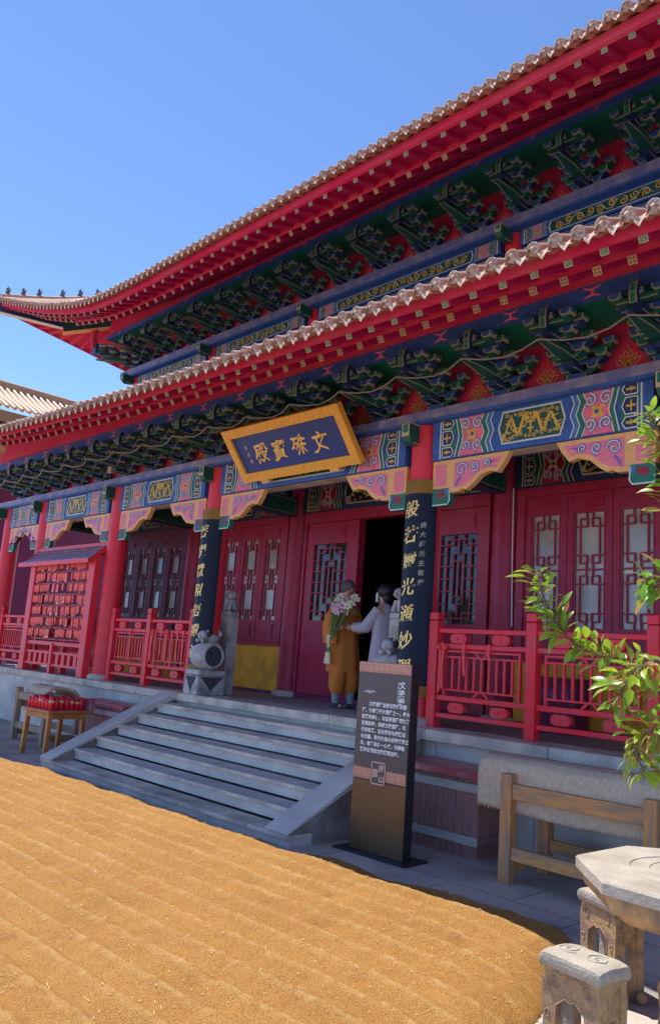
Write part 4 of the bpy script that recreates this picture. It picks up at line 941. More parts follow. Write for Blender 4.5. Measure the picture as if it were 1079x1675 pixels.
m = MB(SR); vs, fs = text_geo('Wenshu Hall', .030); m.add([sf(.148 - v.y * -1 * 1 if False else .148 + v.y, 1.262 - v.x) for v in vs], fs, 'sign_white'); m.build('subtitle', sg)
rows = ['　　文殊菩萨全称文殊师利菩', '萨，为佛教四大菩萨之一，是大', '智慧的象征，与普贤菩萨同为释', '迦佛胁侍，供奉文殊菩萨，可', '开启智慧，增长学识与福慧增', '长无量，殿内为信众祈福求学之', '处，香客来此一心求，可得智', '慧学业精进文殊慈悲加持。']
m = MB(SR); zc = 1.135
for i, rtx in enumerate(rows):
    vs, fs = text_geo(rtx, .0365, .0012, 'LEFT'); m.add([sf(-.215 + v.x * .98, zc - .052 * i + v.y) for v in vs], fs, 'sign_white')
m.build('body_text', sg)
m = MB(SR)
for k in (-1, 0, 1): m.ribbon([sf(-.20 + .11 * t + (.01 * k), 1.243 + k * .009 * sin(pi * t) + .004 * sin(9 * t + k)) for t in [i / 14 for i in range(15)]], .003, 'sign_white')
m.ribbon([sf(a, b) for a, b in spiral(-.148, 1.243, .013, 1.2, 0, 12)], .003, 'sign_white'); m.build('cloud_ornament', sg)
m = MB(SR); bx = [(-.075, .54), (.065, .54), (.065, .70), (-.075, .70)]
m.b2((-.075, -.012, .53), (.065, -.006, .70), 'sign_brown')
cr = [(-.065 + .0, .535), (.055, .535), (.065, .545), (.065, .69), (.055, .70), (-.065, .70), (-.075, .69), (-.075, .545), (-.065, .535)]
m.ribbon([(u, -.0135, v) for u, v in cr], .008, 'copper_line')
glyph(m, '雲', -.037, .615, .07, 'copper_line', lambda u, v: (u, -.0135, v), .001); glyph(m, '岡', .028, .655, .06, 'copper_line', lambda u, v: (u, -.0135, v), .001); glyph(m, '山', .028, .58, .06, 'copper_line', lambda u, v: (u, -.0135, v), .001); m.build('seal', sg)

# ------------------------------------------------------------------ wooden chests
def chest(x0, x1, y0, y1, label):
    t = thing('wooden_chest', label, 'chest', ((x0 + x1) / 2, y0, 0), 'wooden chests by the platform wall')
    m = MB(); x = x0; r = random.Random(int(x0 * 10)); k = 0
    while x < x1 - .01:
        w = min(r.uniform(.05, .085), x1 - x); m.b2((x, y0 + r.uniform(-.003, .003), 0), (x + w - .004, y1, .60), 'wood_box'); x += w
    m.b2((x0 + .004, y0 + .006, 0), (x1 - .006, y1 - .01, .595), 'plum'); m.build('body', t)
    for z in (.10, .505):
        m = MB(); m.b2((x0 - .01, y0 - .022, z), (x1 + .012, y0 - .006, z + .065), 'wood_grey'); m.b2((x1 + .001, y0 - .02, z), (x1 + .016, y1, z + .06), 'wood_box' if z < .2 else 'wood_grey'); m.build('batten', t)
    m = MB(); m.b2((x0 - .04, y0 - .05, .603), (x1 + .05, y1, .665), 'lid_red'); m.build('lid', t, .012)
chest(2.32, 3.22, -.80, -.29, 'weathered red plank chest with a red lid between the sign and the wooden frame')
chest(-3.75, -2.50, -.74, -.29, 'weathered red plank chest beside the left side of the staircase')

# ------------------------------------------------------------------ frames with woven mats
def wood_frame(x0, x1, y0, y1, h, label, post, rail, group='heavy timber frames by the platform wall'):
    t = thing('timber_frame', label, 'timber frame', (x0, y0, 0), group); s = .09
    for x in (x0, x1):
        for y in (y0, y1): m = MB(); m.b2((x - s / 2, y - s / 2, 0), (x + s / 2, y + s / 2, h if y == y0 else h - .08), post); m.build('leg', t, .007, 2)
    for y in (y0, y1): m = MB(); m.b2((x0 + s / 2, y - .03, h - .17), (x1 - s / 2, y + .03, h - .065), rail); m.build('rail', t, .006, 2); m = MB(); m.b2((x0 + s / 2, y - .028, .16), (x1 - s / 2, y + .028, .25), rail); m.build('rail', t, .006, 2)
    for x in (x0, x1):
        for z0, z1 in ((h - .28, h - .18), (.06, .15)): m = MB(); m.b2((x - .028, y0 + s / 2, z0), (x + .028, y1 - s / 2, z1), post); m.build('crosspiece', t, .006, 2)
    return t
wood_frame(3.72, 4.79, -1.14, -.62, .752, 'orange brown timber frame with a straw mat laid over it, behind the stone table', 'wood_old', 'wood_rail')
wood_frame(-4.72, -3.76, -1.20, -.72, .74, 'pale weathered timber frame behind the small orange table', 'wood_pale', 'wood_pale')
def mat_sheet(x0, x1, y0, y1, top, label, fall0, fall1):
    m = MB(); prof = [(y0 - .012, top - fall0), (y0 - .016, top - .20), (y0 - .012, top - .10), (y0 + .01, top - .03), (y0 + .06, top), (y0 + .2, top + .004), (y1 - .05, top - .02), (y1 + .02, top - .08), (y1 + .03, top - fall1)]
    n = 60
    def f(u, v):
        k = v * (len(prof) - 1); a = min(int(k), len(prof) - 2); y, z = lerp(prof[a][0], prof[a + 1][0], k - a), lerp(prof[a][1], prof[a + 1][1], k - a)
        w = NZ.noise(Vector((u * 6, v * 3, x0))) * .012; sag = .02 * sin(pi * min(1, max(0, u)))
        return (lerp(x0, x1, u) + .006 * NZ.noise(Vector((v * 9, u, 3))), y + w * (1 if v < .3 else .2), z - sag * (v < .2) + w)
    m.grid(f, n, 40, 'weave'); o = m.build('woven_mat')
    s = o.modifiers.new('s', 'SOLIDIFY'); s.thickness = .045; s.offset = 0
    r = random.Random(3); fr = MB()
    for k in range(150):
        x = lerp(x0, x1, (k + r.random()) / 150); fr.bar((x, y0 - .012, top - fall0 - .005), (x + r.uniform(-.008, .008), y0 - .012 + r.uniform(-.006, .006), top - fall0 - r.uniform(.010, .026)), .006, .005, 'weave')
    o.location = (0, 0, 0); fb = fr.build('fringe', o); return tag(o, label, 'straw mat', 'woven straw mats over the timber frames')
mat_sheet(3.42, 5.0, -1.075, -.60, .835, 'thick pale straw mat draped over the orange brown timber frame', .34, .25)
mat_sheet(-4.60, -3.9, -1.12, -.70, .78, 'small greyish straw mat over the pale timber frame behind the candle table', .12, .2)

# ------------------------------------------------------------------ candle table
p1, p2, p3, p4 = Vector((-3.26, -1.70, 0)), Vector((-2.745, -1.634, 0)), Vector((-2.82, -1.12, 0)), Vector((-3.335, -1.186, 0))
tb = thing('candle_table', 'small orange wooden table left of the stairs holding rows of red candle cups', 'table', (p1 + p3) / 2)
for p in (p1, p2, p3, p4):
    m = MB(); c = (p1 + p3) / 2; q = p + (c - p) * .04; m.bar(p, Vector((q.x, q.y, .545)), .058, .058, 'wood_orange', (0, 1, 0)); m.build('leg', tb, .005, 1)
m = MB()
for a, b in ((p1, p2), (p2, p3), (p3, p4), (p4, p1)):
    d = (b - a).normalized() * .03; m.bar(a + d + Vector((0, 0, .505)), b - d + Vector((0, 0, .505)), .028, .07, 'wood_orange')
m.build('apron', tb, .004, 1)
ex = (p2 - p1).normalized(); ey = (p4 - p1).normalized(); o0 = p1 - ex * .05 - ey * .05
RT = Matrix(((ex.x, ey.x, 0, o0.x), (ex.y, ey.y, 0, o0.y), (0, 0, 1, 0), (0, 0, 0, 1)))
m = MB(RT); m.b2((0, 0, .545), (.62, .62, .575), 'wood_orange'); m.build('top', tb, .006, 1)
m = MB(RT); m.b2((.015, .015, .5755), (.605, .605, .584), 'lid_red'); m.build('cloth', tb)
def cup_mesh(gold):
    m = MB(); m.lathe([(.026, 0), (.030, .004), (.031, .045), (.033, .05), (.033, .054), (.031, .058), (.030, .105), (.027, .108), (.024, .10), (.001, .095)], (0, 0, 0), 'cup_red', 12); m.lathe([(.0325, .062), (.0325, .082)], (0, 0, 0), 'cup_gold' if gold else 'cup_red', 12, cap=False); m.tube([(0, 0, .095), (.002, 0, .112)], .002, 'black', 4); return m.mesh('candle_cup')
cm = [cup_mesh(0), cup_mesh(1)]; rr = random.Random(9)
cup_lab = {0: 'plain red candle cup among the rows on the small orange table', 1: 'red candle cup with a gold band among the rows on the small orange table'}
for i in range(7):
    for j in range(7):
        g_ = 1 if rr.random() < .45 else 0; o = bpy.data.objects.new('candle_cup', cm[g_]); COL.objects.link(o)
        o.location = RT @ Vector((.07 + .078 * i + rr.uniform(-.005, .005), .075 + .075 * j + rr.uniform(-.006, .006), .5845)); o.rotation_euler = (0, 0, rr.uniform(0, 6)); o.scale = (1.15, 1.15, rr.uniform(1.2, 1.5)); tag(o, cup_lab[g_], 'candle cup', 'red candle cups with a gold band' if g_ else 'plain red candle cups')
bxm = MB(RT); bxm.b2((.06, .625, .545), (.60, .70, .71), 'lid_red'); bxm.b2((.07, .63, .711), (.59, .695, .72), 'deep_red'); tag(bxm.build('candle_box', None, .004, 1), 'long red box standing behind the candle cups', 'box')
jar = MB(RT); 
jar.lathe([(.05, .545), (.055, .56), (.055, .70), (.04, .73), (.042, .75), (.001, .752)], (.66, .42, 0), 'wood_old', 16); 

# ------------------------------------------------------------------ prayer tag rack
rk = thing('prayer_rack', 'red roofed rack hung with rows of red prayer tags between two columns', 'rack', (-5.85, -.24, H0))
rx0, rx1, ry = -6.93, -4.74, -.235
for x in (rx0, rx1): m = MB(); m.b2((x - .10, ry - .06, H0), (x + .10, ry + .06, 2.85), 'red'); m.build('post', rk, .01, 1)
for k in range(8):
    z = 1.45 + k * .19; m = MB(); m.b2((rx0 + .1, ry - .02, z), (rx1 - .1, ry + .02, z + .025), 'deep_red'); m.build('shelf_rail', rk)
for z0, z1 in ((1.36, 1.42), (1.22, 1.26), (1.02, 1.06)): m = MB(); m.b2((rx0 + .1, ry - .03, z0), (rx1 - .1, ry + .03, z1), 'red'); m.build('rail', rk)
for k in range(9): m = MB(); x = lerp(rx0 + .25, rx1 - .25, k / 8); m.b2((x - .05, ry - .025, 1.06), (x + .05, ry + .025, 1.22), 'red'); m.build('rail_block', rk)
m = MB(); m.b2((-5.88, ry - .05, H0), (-5.80, ry + .05, 1.4), 'red'); m.build('post', rk)
m = MB(); prof = [(-.42, 2.76), (-.30, 2.83), (-.20, 2.92), (-.12, 3.04)]; xa, xb = -7.22, -4.62
m.grid(lambda u, v: (lerp(xa, xb, u), interp(v, [(i / 3, prof[i][0]) for i in range(4)]), interp(v, [(i / 3, prof[i][1]) for i in range(4)])), 20, 6, 'lid_red')
for k in range(7): v = (k + .3) / 7; m.bar((xa, interp(v, [(i / 3, prof[i][0]) for i in range(4)]) - .01, interp(v, [(i / 3, prof[i][1]) for i in range(4)]) + .008), (xb, interp(v, [(i / 3, prof[i][0]) for i in range(4)]) - .01, interp(v, [(i / 3, prof[i][1]) for i in range(4)]) + .008), .014, .012, 'ledge')
m.b2((xa - .02, -.445, 2.70), (xb + .02, -.41, 2.77), 'red'); m.b2((xa, -.14, 2.98), (xb, -.08, 3.07), 'red')
for x in (xa, xb - .04): m.prism([(x, -.42, 2.70), (x, -.42, 2.76), (x, -.12, 3.03), (x, -.12, 2.93)], (.04, 0, 0), 'red')
m.b2((xa + .1, -.13, 2.86), (xb - .1, -.10, 3.0), 'red'); m.build('roof', rk)
def tagm(dark):
    m = MB(); m.b2((-.046, -.004, -.150), (.046, .004, -.006), 'tag_red'); m.b2((-.046, -.0045, -.150), (.046, .0045, -.125), 'tag_dark' if dark else 'cup_red'); m.tube([(-.012, 0, -.01), (0, -.002, .012), (.012, 0, -.01)], .003, 'ribbon', 5)
    for k in range(3): m.box((0, -.0055, -.04 - .016 * k), (.04 - .008 * k, .002, .006), 'orange')
    m.tube([(0, -.002, -.15), (.002, -.004, -.178)], [.008, .004], 'tag_dark' if dark else 'ribbon', 5); return m.mesh('prayer_tag')
tms = [tagm(0), tagm(1)]
for k in range(7):
    z = 1.64 + k * .19; n = 19
    for i in range(n):
        if rr.random() < .10: continue
        d_ = int(rr.random() < .5); o = bpy.data.objects.new('prayer_tag', tms[d_]); COL.objects.link(o); o.location = (lerp(rx0 + .16, rx1 - .16, i / (n - 1)) + rr.uniform(-.014, .014), ry - .028 - .012 * (i % 2), z + rr.uniform(-.008, .004)); o.rotation_euler = (0, rr.uniform(-.10, .10), rr.uniform(-.3, .3)); o.scale = (1.05, 1, rr.uniform(.9, 1.1))
        tag(o, 'red wooden prayer tag with a darkened lower end hung on the roofed rack' if d_ else 'all-red wooden prayer tag hung on the roofed rack', 'prayer tag', 'dark ended prayer tags on the rack' if d_ else 'red prayer tags on the rack')

# ------------------------------------------------------------------ ribbons on the railings
def ribbon_obj(x, z, ln, label, bow=False, mt='ribbon'):
    m = MB(); y = -.062; w = .03
    m.b2((x - .02, y - .002, z - .02), (x + .02, y + .085, z + .055), mt)
    for s in ((-1, 1) if bow else (1,)):
        m.add([(x - w / 2 + .02 * s * (bow), y - .006, z), (x + w / 2 + .02 * s * bow, y - .006, z), (x + w / 2 + .012 * s, y - .014, z - ln * .5), (x - w / 2 + .012 * s, y - .012, z - ln * .5), (x + w * .7 + .02 * s, y - .008, z - ln), (x - w * .6 + .02 * s, y - .006, z - ln * (1 - .08 * s))], [(0, 1, 2, 3), (3, 2, 4, 5)], mt)
    if bow:
        for s in (-1, 1): m.ball((x + s * .04, y - .012, z + .012), .034, mt, 8, (1.2, .4, .8))
    return tag(m.build('ribbon'), label, 'ribbon', 'red ribbons tied to the railings')
ribbon_obj(2.20, 1.66, .40, 'red ribbon with a bow hanging at the post right of the entrance', True)
ribbon_obj(2.46, 1.66, .26, 'short red ribbon second from the entrance on the right railing')
ribbon_obj(2.74, 1.66, .10, 'stub of red ribbon at the middle of the right railing panel')
for i, (x, l) in enumerate(((-3.72, .45), (-3.10, .40), (-3.0, .52), (-2.86, .3), (-2.72, .36), (-2.58, .48), (-2.44, .4), (-2.3, .46))):
    ribbon_obj(x, 1.66, l, ['long red ribbon alone on the left half of the railing left of the stairs', 'red ribbon just right of the middle post of the left railing', 'longest red ribbon right of the middle post on the left railing', 'shortest red ribbon on the left railing', 'red ribbon beside the shortest one on the left railing', 'long red ribbon fifth from the middle post of the left railing', 'red ribbon last but one before the drum stone', 'red ribbon on the left railing nearest the drum stone'][i], i in (1, 4))

# ------------------------------------------------------------------ people
def fingers(V, E, k, w, d, side, sp, curl):
    """palm and five fingers from wrist key w along direction d"""
    d = Vector(d).normalized(); side = Vector(side).normalized(); c = Vector(curl); p = Vector(V[w][:3])
    V[k + 'p'] = (*(p + d * .045), .024); E.append((w, k + 'p'))
    for i, (o, l) in enumerate(((-.026, .058), (-.009, .066), (.009, .062), (.025, .048))):
        b = p + d * .075 + side * o; V[k + 'k%d' % i] = (*b, .009); V[k + 'm%d' % i] = (*(b + d * l * .5 + c * .012), .008); V[k + 't%d' % i] = (*(b + d * l * .85 + c * .035), .0065)
        E += [(k + 'p', k + 'k%d' % i), (k + 'k%d' % i, k + 'm%d' % i), (k + 'm%d' % i, k + 't%d' % i)]
    b = p + d * .03 - side * .035; V[k + 'h'] = (*b, .010); V[k + 'g'] = (*(b + d * .035 - side * .012 + c * .012), .008); E += [(k + 'p', k + 'h'), (k + 'h', k + 'g')]
def loft(m, rings, mt, n=20, fold=0., seed=0, cap=True):
    """rings: (cx, cy, z, rx, ry, yaw)"""
    vs = []
    for r, (cx, cy, z, rx, ry, yw) in enumerate(rings):
        for i in range(n):
            a = 2 * pi * i / n; k = 1 + fold * (r / len(rings)) * sin(a * 7 + seed + .4 * r); x, y = rx * k * cos(a), ry * k * sin(a); vs.append((cx + x * cos(yw) - y * sin(yw), cy + x * sin(yw) + y * cos(yw), z))
    fs = [(j * n + i, j * n + (i + 1) % n, (j + 1) * n + (i + 1) % n, (j + 1) * n + i) for j in range(len(rings) - 1) for i in range(n)]
    m.add(vs, fs, mt, True)
    if cap: m.add(vs[:n], [list(range(n))[::-1]], mt); m.add(vs[-n:], [list(range(n))], mt)
def head(m_parent, hx, hy, hz, yaw, hair_mt, hair_long, masked):
    T = Matrix.Translation((hx, hy, hz)) @ Matrix.Rotation(yaw, 4, 'Z')     # face looks along local -y
    for s in (-1, 1): m = MB(T); m.ball((s * .028, -.080, .012), .0062, 'sign_white', 8); m.ball((s * .028, -.0865, .012), .0052, 'hair', 6); m.ribbon([(s * .012, -.094, .034), (s * .044, -.084, .036)], .007, 'hair', (0, -1, 0)); m.build('eye', m_parent)
    m = MB(T)
    if masked: m.grid(lambda u, v: (.080 * sin(lerp(-1.5, 1.5, u)), -.004 - .094 * cos(lerp(-1.4, 1.4, u)) * (1 - .10 * abs(v - .5)), lerp(-.105, -.006, v)), 12, 6, 'mask'); m.build('face_mask', m_parent)
    else: m.ribbon([(-.02, -.098, -.045), (0, -.101, -.047), (.02, -.098, -.045)], .009, 'sandal', (0, -1, 0)); m.build('mouth', m_parent)
    m = MB(T)
    if hair_long:
        m.ball((0, .028, .028), .098, hair_mt, 18, (.93, 1.0, 1.02)); m.ball((0, .065, -.05), .07, hair_mt, 12, (1.0, .75, 1.15))
        m.grid(lambda u, v: (.088 * sin(lerp(-1.1, 1.1, u)), -.098 * cos(lerp(-1., 1., u)) - .004, lerp(.04, .085, v)), 8, 3, hair_mt)
    else:
        k = len(m.v); m.ball((0, .012, .03), .0955, hair_mt, 18, (.90, 1.08, 1.0))
    m.build('hair', m_parent)
# --- monk
mk = thing('person', 'monk with shaven head in a long ochre robe standing in the doorway with flowers', 'person', (.09, .70, H0))
mx, my = .07, .70; yw = radians(72)      # he faces +x, towards the visitor
V = {'pel': (mx, my, 1.66, (.11, .09)), 'wst': (mx + .0, my, 1.82, (.10, .085)), 'che': (mx - .01, my, 2.02, (.125, .09)), 'shc': (mx - .015, my, 2.15, (.09, .07)), 'nek': (mx + .0, my, 2.24, .048), 'jaw': (mx + .028, my, 2.295, .062), 'hed': (mx + .022, my, 2.355, .08), 'crn': (mx + .01, my, 2.41, .06),
     'nos': (mx + .118, my - .01, 2.335, .012),
     'sr': (mx + .0, my - .14, 2.12, .058), 'er': (mx - .05, my - .20, 1.88, .043), 'wr': (mx + .08, my - .25, 1.84, .028),
     'sl': (mx - .02, my + .14, 2.12, .058), 'el': (mx + .05, my + .17, 1.90, .043), 'wl': (mx + .20, my + .02, 1.90, .028),
     'hr': (mx + .02, my - .07, 1.60, .08), 'kr': (mx + .03, my - .08, 1.27, .056), 'ar': (mx + .0, my - .08, .98, .035), 'fr': (mx + .05, my - .085, .935, .033), 'tr': (mx + .14, my - .10, .925, .025),
     'hl': (mx - .02, my + .07, 1.60, .08), 'kl': (mx + .06, my + .08, 1.27, .056), 'al': (mx + .10, my + .08, .98, .035), 'fl': (mx + .15, my + .08, .935, .033), 'tl': (mx + .24, my + .08, .925, .025)}
E = [('pel', 'wst'), ('wst', 'che'), ('che', 'shc'), ('shc', 'nek'), ('nek', 'jaw'), ('jaw', 'hed'), ('hed', 'crn'), ('hed', 'nos'), ('shc', 'sl'), ('sl', 'el'), ('el', 'wl'), ('shc', 'sr'), ('sr', 'er'), ('er', 'wr'), ('pel', 'hl'), ('hl', 'kl'), ('kl', 'al'), ('al', 'fl'), ('fl', 'tl'), ('pel', 'hr'), ('hr', 'kr'), ('kr', 'ar'), ('ar', 'fr'), ('fr', 'tr')]
fingers(V, E, 'a', 'wl', (.9, -.3, .1), (0, .3, 1), 0, (0, -.6, 0)); fingers(V, E, 'b', 'wr', (.8, .1, .2), (0, .3, 1), 0, (0, .6, 0))
skin_mesh('body', V, E, 'skin', mk)
head(mk, mx + .025, my, 2.345, radians(84), 'stubble', False, False)
def RG(z, rx, ry, dx=0., dy=0.): return (mx + dx, my + dy, z, rx, ry, yw)
m = MB(); loft(m, [RG(2.235, .058, .054), RG(2.205, .095, .075), RG(2.155, .165, .095, -.01), RG(2.05, .185, .115, -.01), RG(1.85, .18, .12), RG(1.62, .195, .135, .01), RG(1.45, .21, .15, .015), RG(1.33, .225, .16, .02)], 'robe', 40, .08, 1)
m.ribbon([(mx + .11, my - .07, 2.20), (mx + .115, my - .13, 2.05), (mx + .08, my - .155, 1.90)], .025, 'trouser', (.6, -.8, 0)); m.build('robe', mk)
m = MB()
loft(m, [(mx - .005, my - .13, 2.14, .07, .07, 0), (mx - .04, my - .19, 2.0, .09, .08, 0), (mx - .04, my - .22, 1.87, .10, .085, 0), (mx + .0, my - .235, 1.75, .115, .075, 0), (mx + .01, my - .235, 1.66, .105, .055, 0)], 'robe', 22, .08, 2)
loft(m, [(mx - .01, my + .13, 2.14, .07, .07, 0), (mx + .03, my + .17, 2.0, .085, .08, 0), (mx + .09, my + .14, 1.89, .09, .08, 0), (mx + .13, my + .10, 1.80, .085, .07, 0)], 'robe', 22, .08, 3); m.build('sleeves', mk)
m = MB()
for sx, sy in ((.015, -.08), (.075, .08)): loft(m, [(mx + sx * .7, my + sy, 1.50, .105, .10, 0), (mx + sx, my + sy, 1.30, .11, .105, 0), (mx + sx, my + sy, 1.15, .105, .10, 0), (mx + sx, my + sy, 1.07, .07, .065, 0)], 'robe', 18, .08, sx * 30)
m.build('trousers', mk)
for sx, sy in ((.005, -.08), (.10, .08)):
    m = MB(); loft(m, [(mx + sx, my + sy, 1.09, .055, .053, 0), (mx + sx, my + sy, 1.03, .048, .048, 0), (mx + sx, my + sy, .96, .042, .042, 0)], 'sock', 14); m.build('sock', mk)
    m = MB(); m.ball((mx + sx + .045, my + sy - .008, .933), .048, 'shoe', 12, (1.9, .85, .66)); m.b2((mx + sx - .045, my + sy - .045, .902), (mx + sx + .13, my + sy + .03, .912), 'shoe'); m.build('shoe', mk)
# --- visitor
vs_ = thing('person', 'dark-haired visitor in a pale grey shirt and face mask reaching out to the flowers', 'person', (.70, .72, H0))
vx, vy = .72, .72
V = {'pel': (vx, vy, 1.62, (.115, .095)), 'wst': (vx, vy, 1.77, (.10, .085)), 'che': (vx - .005, vy, 1.95, (.13, .095)), 'shc': (vx - .01, vy, 2.09, (.09, .07)), 'nek': (vx - .02, vy, 2.17, .045), 'jaw': (vx - .045, vy - .005, 2.235, .062), 'hed': (vx - .04, vy, 2.30, .08), 'crn': (vx - .03, vy, 2.36, .062), 'nos': (vx - .138, vy - .012, 2.285, .012),
     'sl': (vx - .0, vy - .13, 2.07, .055), 'el': (vx - .12, vy - .20, 1.86, .042), 'wl': (vx - .35, vy - .20, 1.87, .027), 'sr': (vx - .02, vy + .13, 2.07, .055), 'er': (vx - .14, vy + .16, 1.86, .042), 'wr': (vx - .36, vy + .05, 1.92, .027),
     'hl': (vx, vy - .07, 1.55, .085), 'kl': (vx - .01, vy - .08, 1.24, .058), 'al': (vx + .01, vy - .08, .97, .036), 'fl': (vx - .03, vy - .08, .93, .033), 'tl': (vx - .13, vy - .09, .92, .025), 'hr': (vx, vy + .07, 1.55, .085), 'kr': (vx - .01, vy + .08, 1.24, .058), 'ar': (vx + .01, vy + .08, .97, .036), 'fr': (vx - .03, vy + .08, .93, .033), 'tr': (vx - .13, vy + .09, .92, .025)}
E = [('pel', 'wst'), ('wst', 'che'), ('che', 'shc'), ('shc', 'nek'), ('nek', 'jaw'), ('jaw', 'hed'), ('hed', 'crn'), ('hed', 'nos'), ('shc', 'sl'), ('sl', 'el'), ('el', 'wl'), ('shc', 'sr'), ('sr', 'er'), ('er', 'wr'), ('pel', 'hl'), ('hl', 'kl'), ('kl', 'al'), ('al', 'fl'), ('fl', 'tl'), ('pel', 'hr'), ('hr', 'kr'), ('kr', 'ar'), ('ar', 'fr'), ('fr', 'tr')]
fingers(V, E, 'a', 'wl', (-1, .05, .05), (0, .1, 1), 0, (0, .6, 0)); fingers(V, E, 'b', 'wr', (-1, -.25, 0), (0, .1, 1), 0, (0, -.6, 0))
skin_mesh('body', V, E, 'skin', vs_)
head(vs_, vx - .045, vy, 2.29, radians(-88), 'hair', True, True)
m = MB(); loft(m, [(vx - .02, vy, 2.165, .055, .05, 0), (vx - .012, vy, 2.13, .075, .10, 0), (vx - .01, vy, 2.085, .09, .165, 0), (vx - .005, vy, 1.97, .115, .18, 0), (vx, vy, 1.78, .115, .165, 0), (vx + .005, vy, 1.60, .135, .185, 0), (vx + .01, vy, 1.45, .15, .20, 0)], 'linen', 26, .04, 2); m.build('shirt', vs_)
m = MB()
m.tube([(vx - .0, vy - .12, 2.085), (vx - .06, vy - .17, 1.97), (vx - .12, vy - .2, 1.87), (vx - .22, vy - .2, 1.865), (vx - .31, vy - .2, 1.87)], [.07, .07, .072, .062, .055], 'linen', 14); m.tube([(vx - .02, vy + .12, 2.085), (vx - .08, vy + .15, 1.97), (vx - .14, vy + .16, 1.87), (vx - .24, vy + .11, 1.89), (vx - .32, vy + .07, 1.91)], [.07, .07, .072, .062, .055], 'linen', 14); m.build('sleeves', vs_)
m = MB()
for s in (-1, 1): loft(m, [(vx, vy + s * .07, 1.55, .10, .10, 0), (vx, vy + s * .075, 1.25, .085, .085, 0), (vx + .01, vy + s * .08, .97, .075, .07, 0)], 'trouser', 16, .03)
m.build('trousers', vs_)
for s in (-1, 1): m = MB(); m.ball((vx - .05, vy + s * .085, .93), .048, 'shoe', 12, (2, .85, .6)); m.build('shoe', vs_)
# --- bouquet
bq = thing('bouquet', 'bouquet of cream and pink lilies held between the monk and the visitor', 'bouquet', (.16, .46, 1.5)); rb_ = random.Random(4)
bc = Vector((.285, .46, 2.11))
def lily(c, d, r, mt):
    m = MB(); d = Vector(d).normalized(); a = d.orthogonal().normalized(); b = d.cross(a)
    for k in range(6):
        an = k * pi / 3 + rb_.uniform(-.15, .15); o = a * cos(an) + b * sin(an); s = d.cross(o); n = 5; L = []
        for i in range(n + 1):
            t = i / n; p = Vector(c) + o * r * t * (1 + .1 * t) + d * r * (.75 * t - .7 * t ** 3); w = r * .30 * sin(pi * min(1, t * .9 + .1)) + .001; L += [p - s * w, p + d * (-.06 * r), p + s * w]
        m.add(L, [(3 * i + j, 3 * i + j + 1, 3 * i + j + 4, 3 * i + j + 3) for i in range(n) for j in (0, 1)], mt, True)
    for k in range(4): m.tube([c, Vector(c) + d * r * .5 + a * r * .15 * cos(k * 1.6) + b * r * .15 * sin(k * 1.6)], .003, 'gold_line', 5)
    m.build('flower', bq)
FL = [((-.10, .0, .10), .09, 0), ((-.05, -.05, .13), .085, 0), ((-.14, -.05, .06), .08, 0), ((-.02, -.06, .06), .085, 0), ((.05, -.03, .08), .075, 1), ((-.09, -.10, .0), .085, 1), ((-.01, -.11, -.03), .085, 1), ((.06, -.09, .0), .08, 1), ((.11, -.04, -.06), .08, 1), ((.03, -.12, -.07), .08, 1), ((-.06, -.11, -.06), .08, 1), ((.20, -.06, .03), .075, 0), ((.24, -.04, .13), .065, 0), ((.28, -.02, .10), .05, 0), ((.17, -.10, -.01), .07, 0), ((.10, .02, .04), .07, 1)]
for o, r, k in FL: c = bc + Vector(o) * .82; lily(c, (o[0] * 1.2, -.5 + o[1], .25 + o[2]), r * .82, ('petal_cream', 'petal_pink')[k])
m = MB(); knot = Vector((.10, .42, 1.66))
for o, r, k in FL: p = bc + Vector(o) * .82; m.tube([p, p.lerp(knot, .5) + Vector((rb_.uniform(-.02, .02), 0, 0)), knot + Vector((rb_.uniform(-.02, .02), rb_.uniform(-.015, .015), 0)), knot + Vector((rb_.uniform(-.05, .03), rb_.uniform(-.02, .02), -.10))], .005, 'stem_green', 5)
m.build('stems', bq)
m = MB(); fol = random.Random(8)
for k in range(40):
    c = bc + Vector((fol.uniform(-.14, .2), fol.uniform(-.08, .04), fol.uniform(-.2, .1))); d = Vector((fol.uniform(-1, 1), fol.uniform(-1, .3), fol.uniform(-.5, 1))).normalized(); s = d.orthogonal(); L = fol.uniform(.06, .11); m.add([c, c + d * L * .5 + s * .016, c + d * L, c + d * L * .5 - s * .016], [(0, 1, 2, 3)], 'stem_green')
m.build('foliage', bq)
m = MB(); loft(m, [(.07, .44, 1.42, .05, .006, .2), (.085, .43, 1.54, .034, .01, .2), (.10, .42, 1.66, .022, .02, .2), (.11, .425, 1.76, .05, .04, .2)], 'petal_cream', 16, .25, 2, False); m.build('wrapping_paper', bq)
# red and gold offering stool by the door
os_ = thing('offering_stool', 'low red stool with a gold band standing behind the monk by the doorway', 'stool', (.50, .74, H0))
m = MB(); m.b2((.32, .80, H0 + .20), (.68, 1.12, H0 + .30), 'lid_red'); m.build('seat', os_, .02, 3)
m = MB(); m.b2((.33, .81, H0 + .10), (.67, 1.11, H0 + .195), 'gold'); m.build('skirt', os_, .006, 1)
for x in (.36, .64):
    for y in (.84, 1.08): m = MB(); m.b2((x - .025, y - .025, H0), (x + .025, y + .025, H0 + .10), 'lid_red'); m.build('leg', os_)
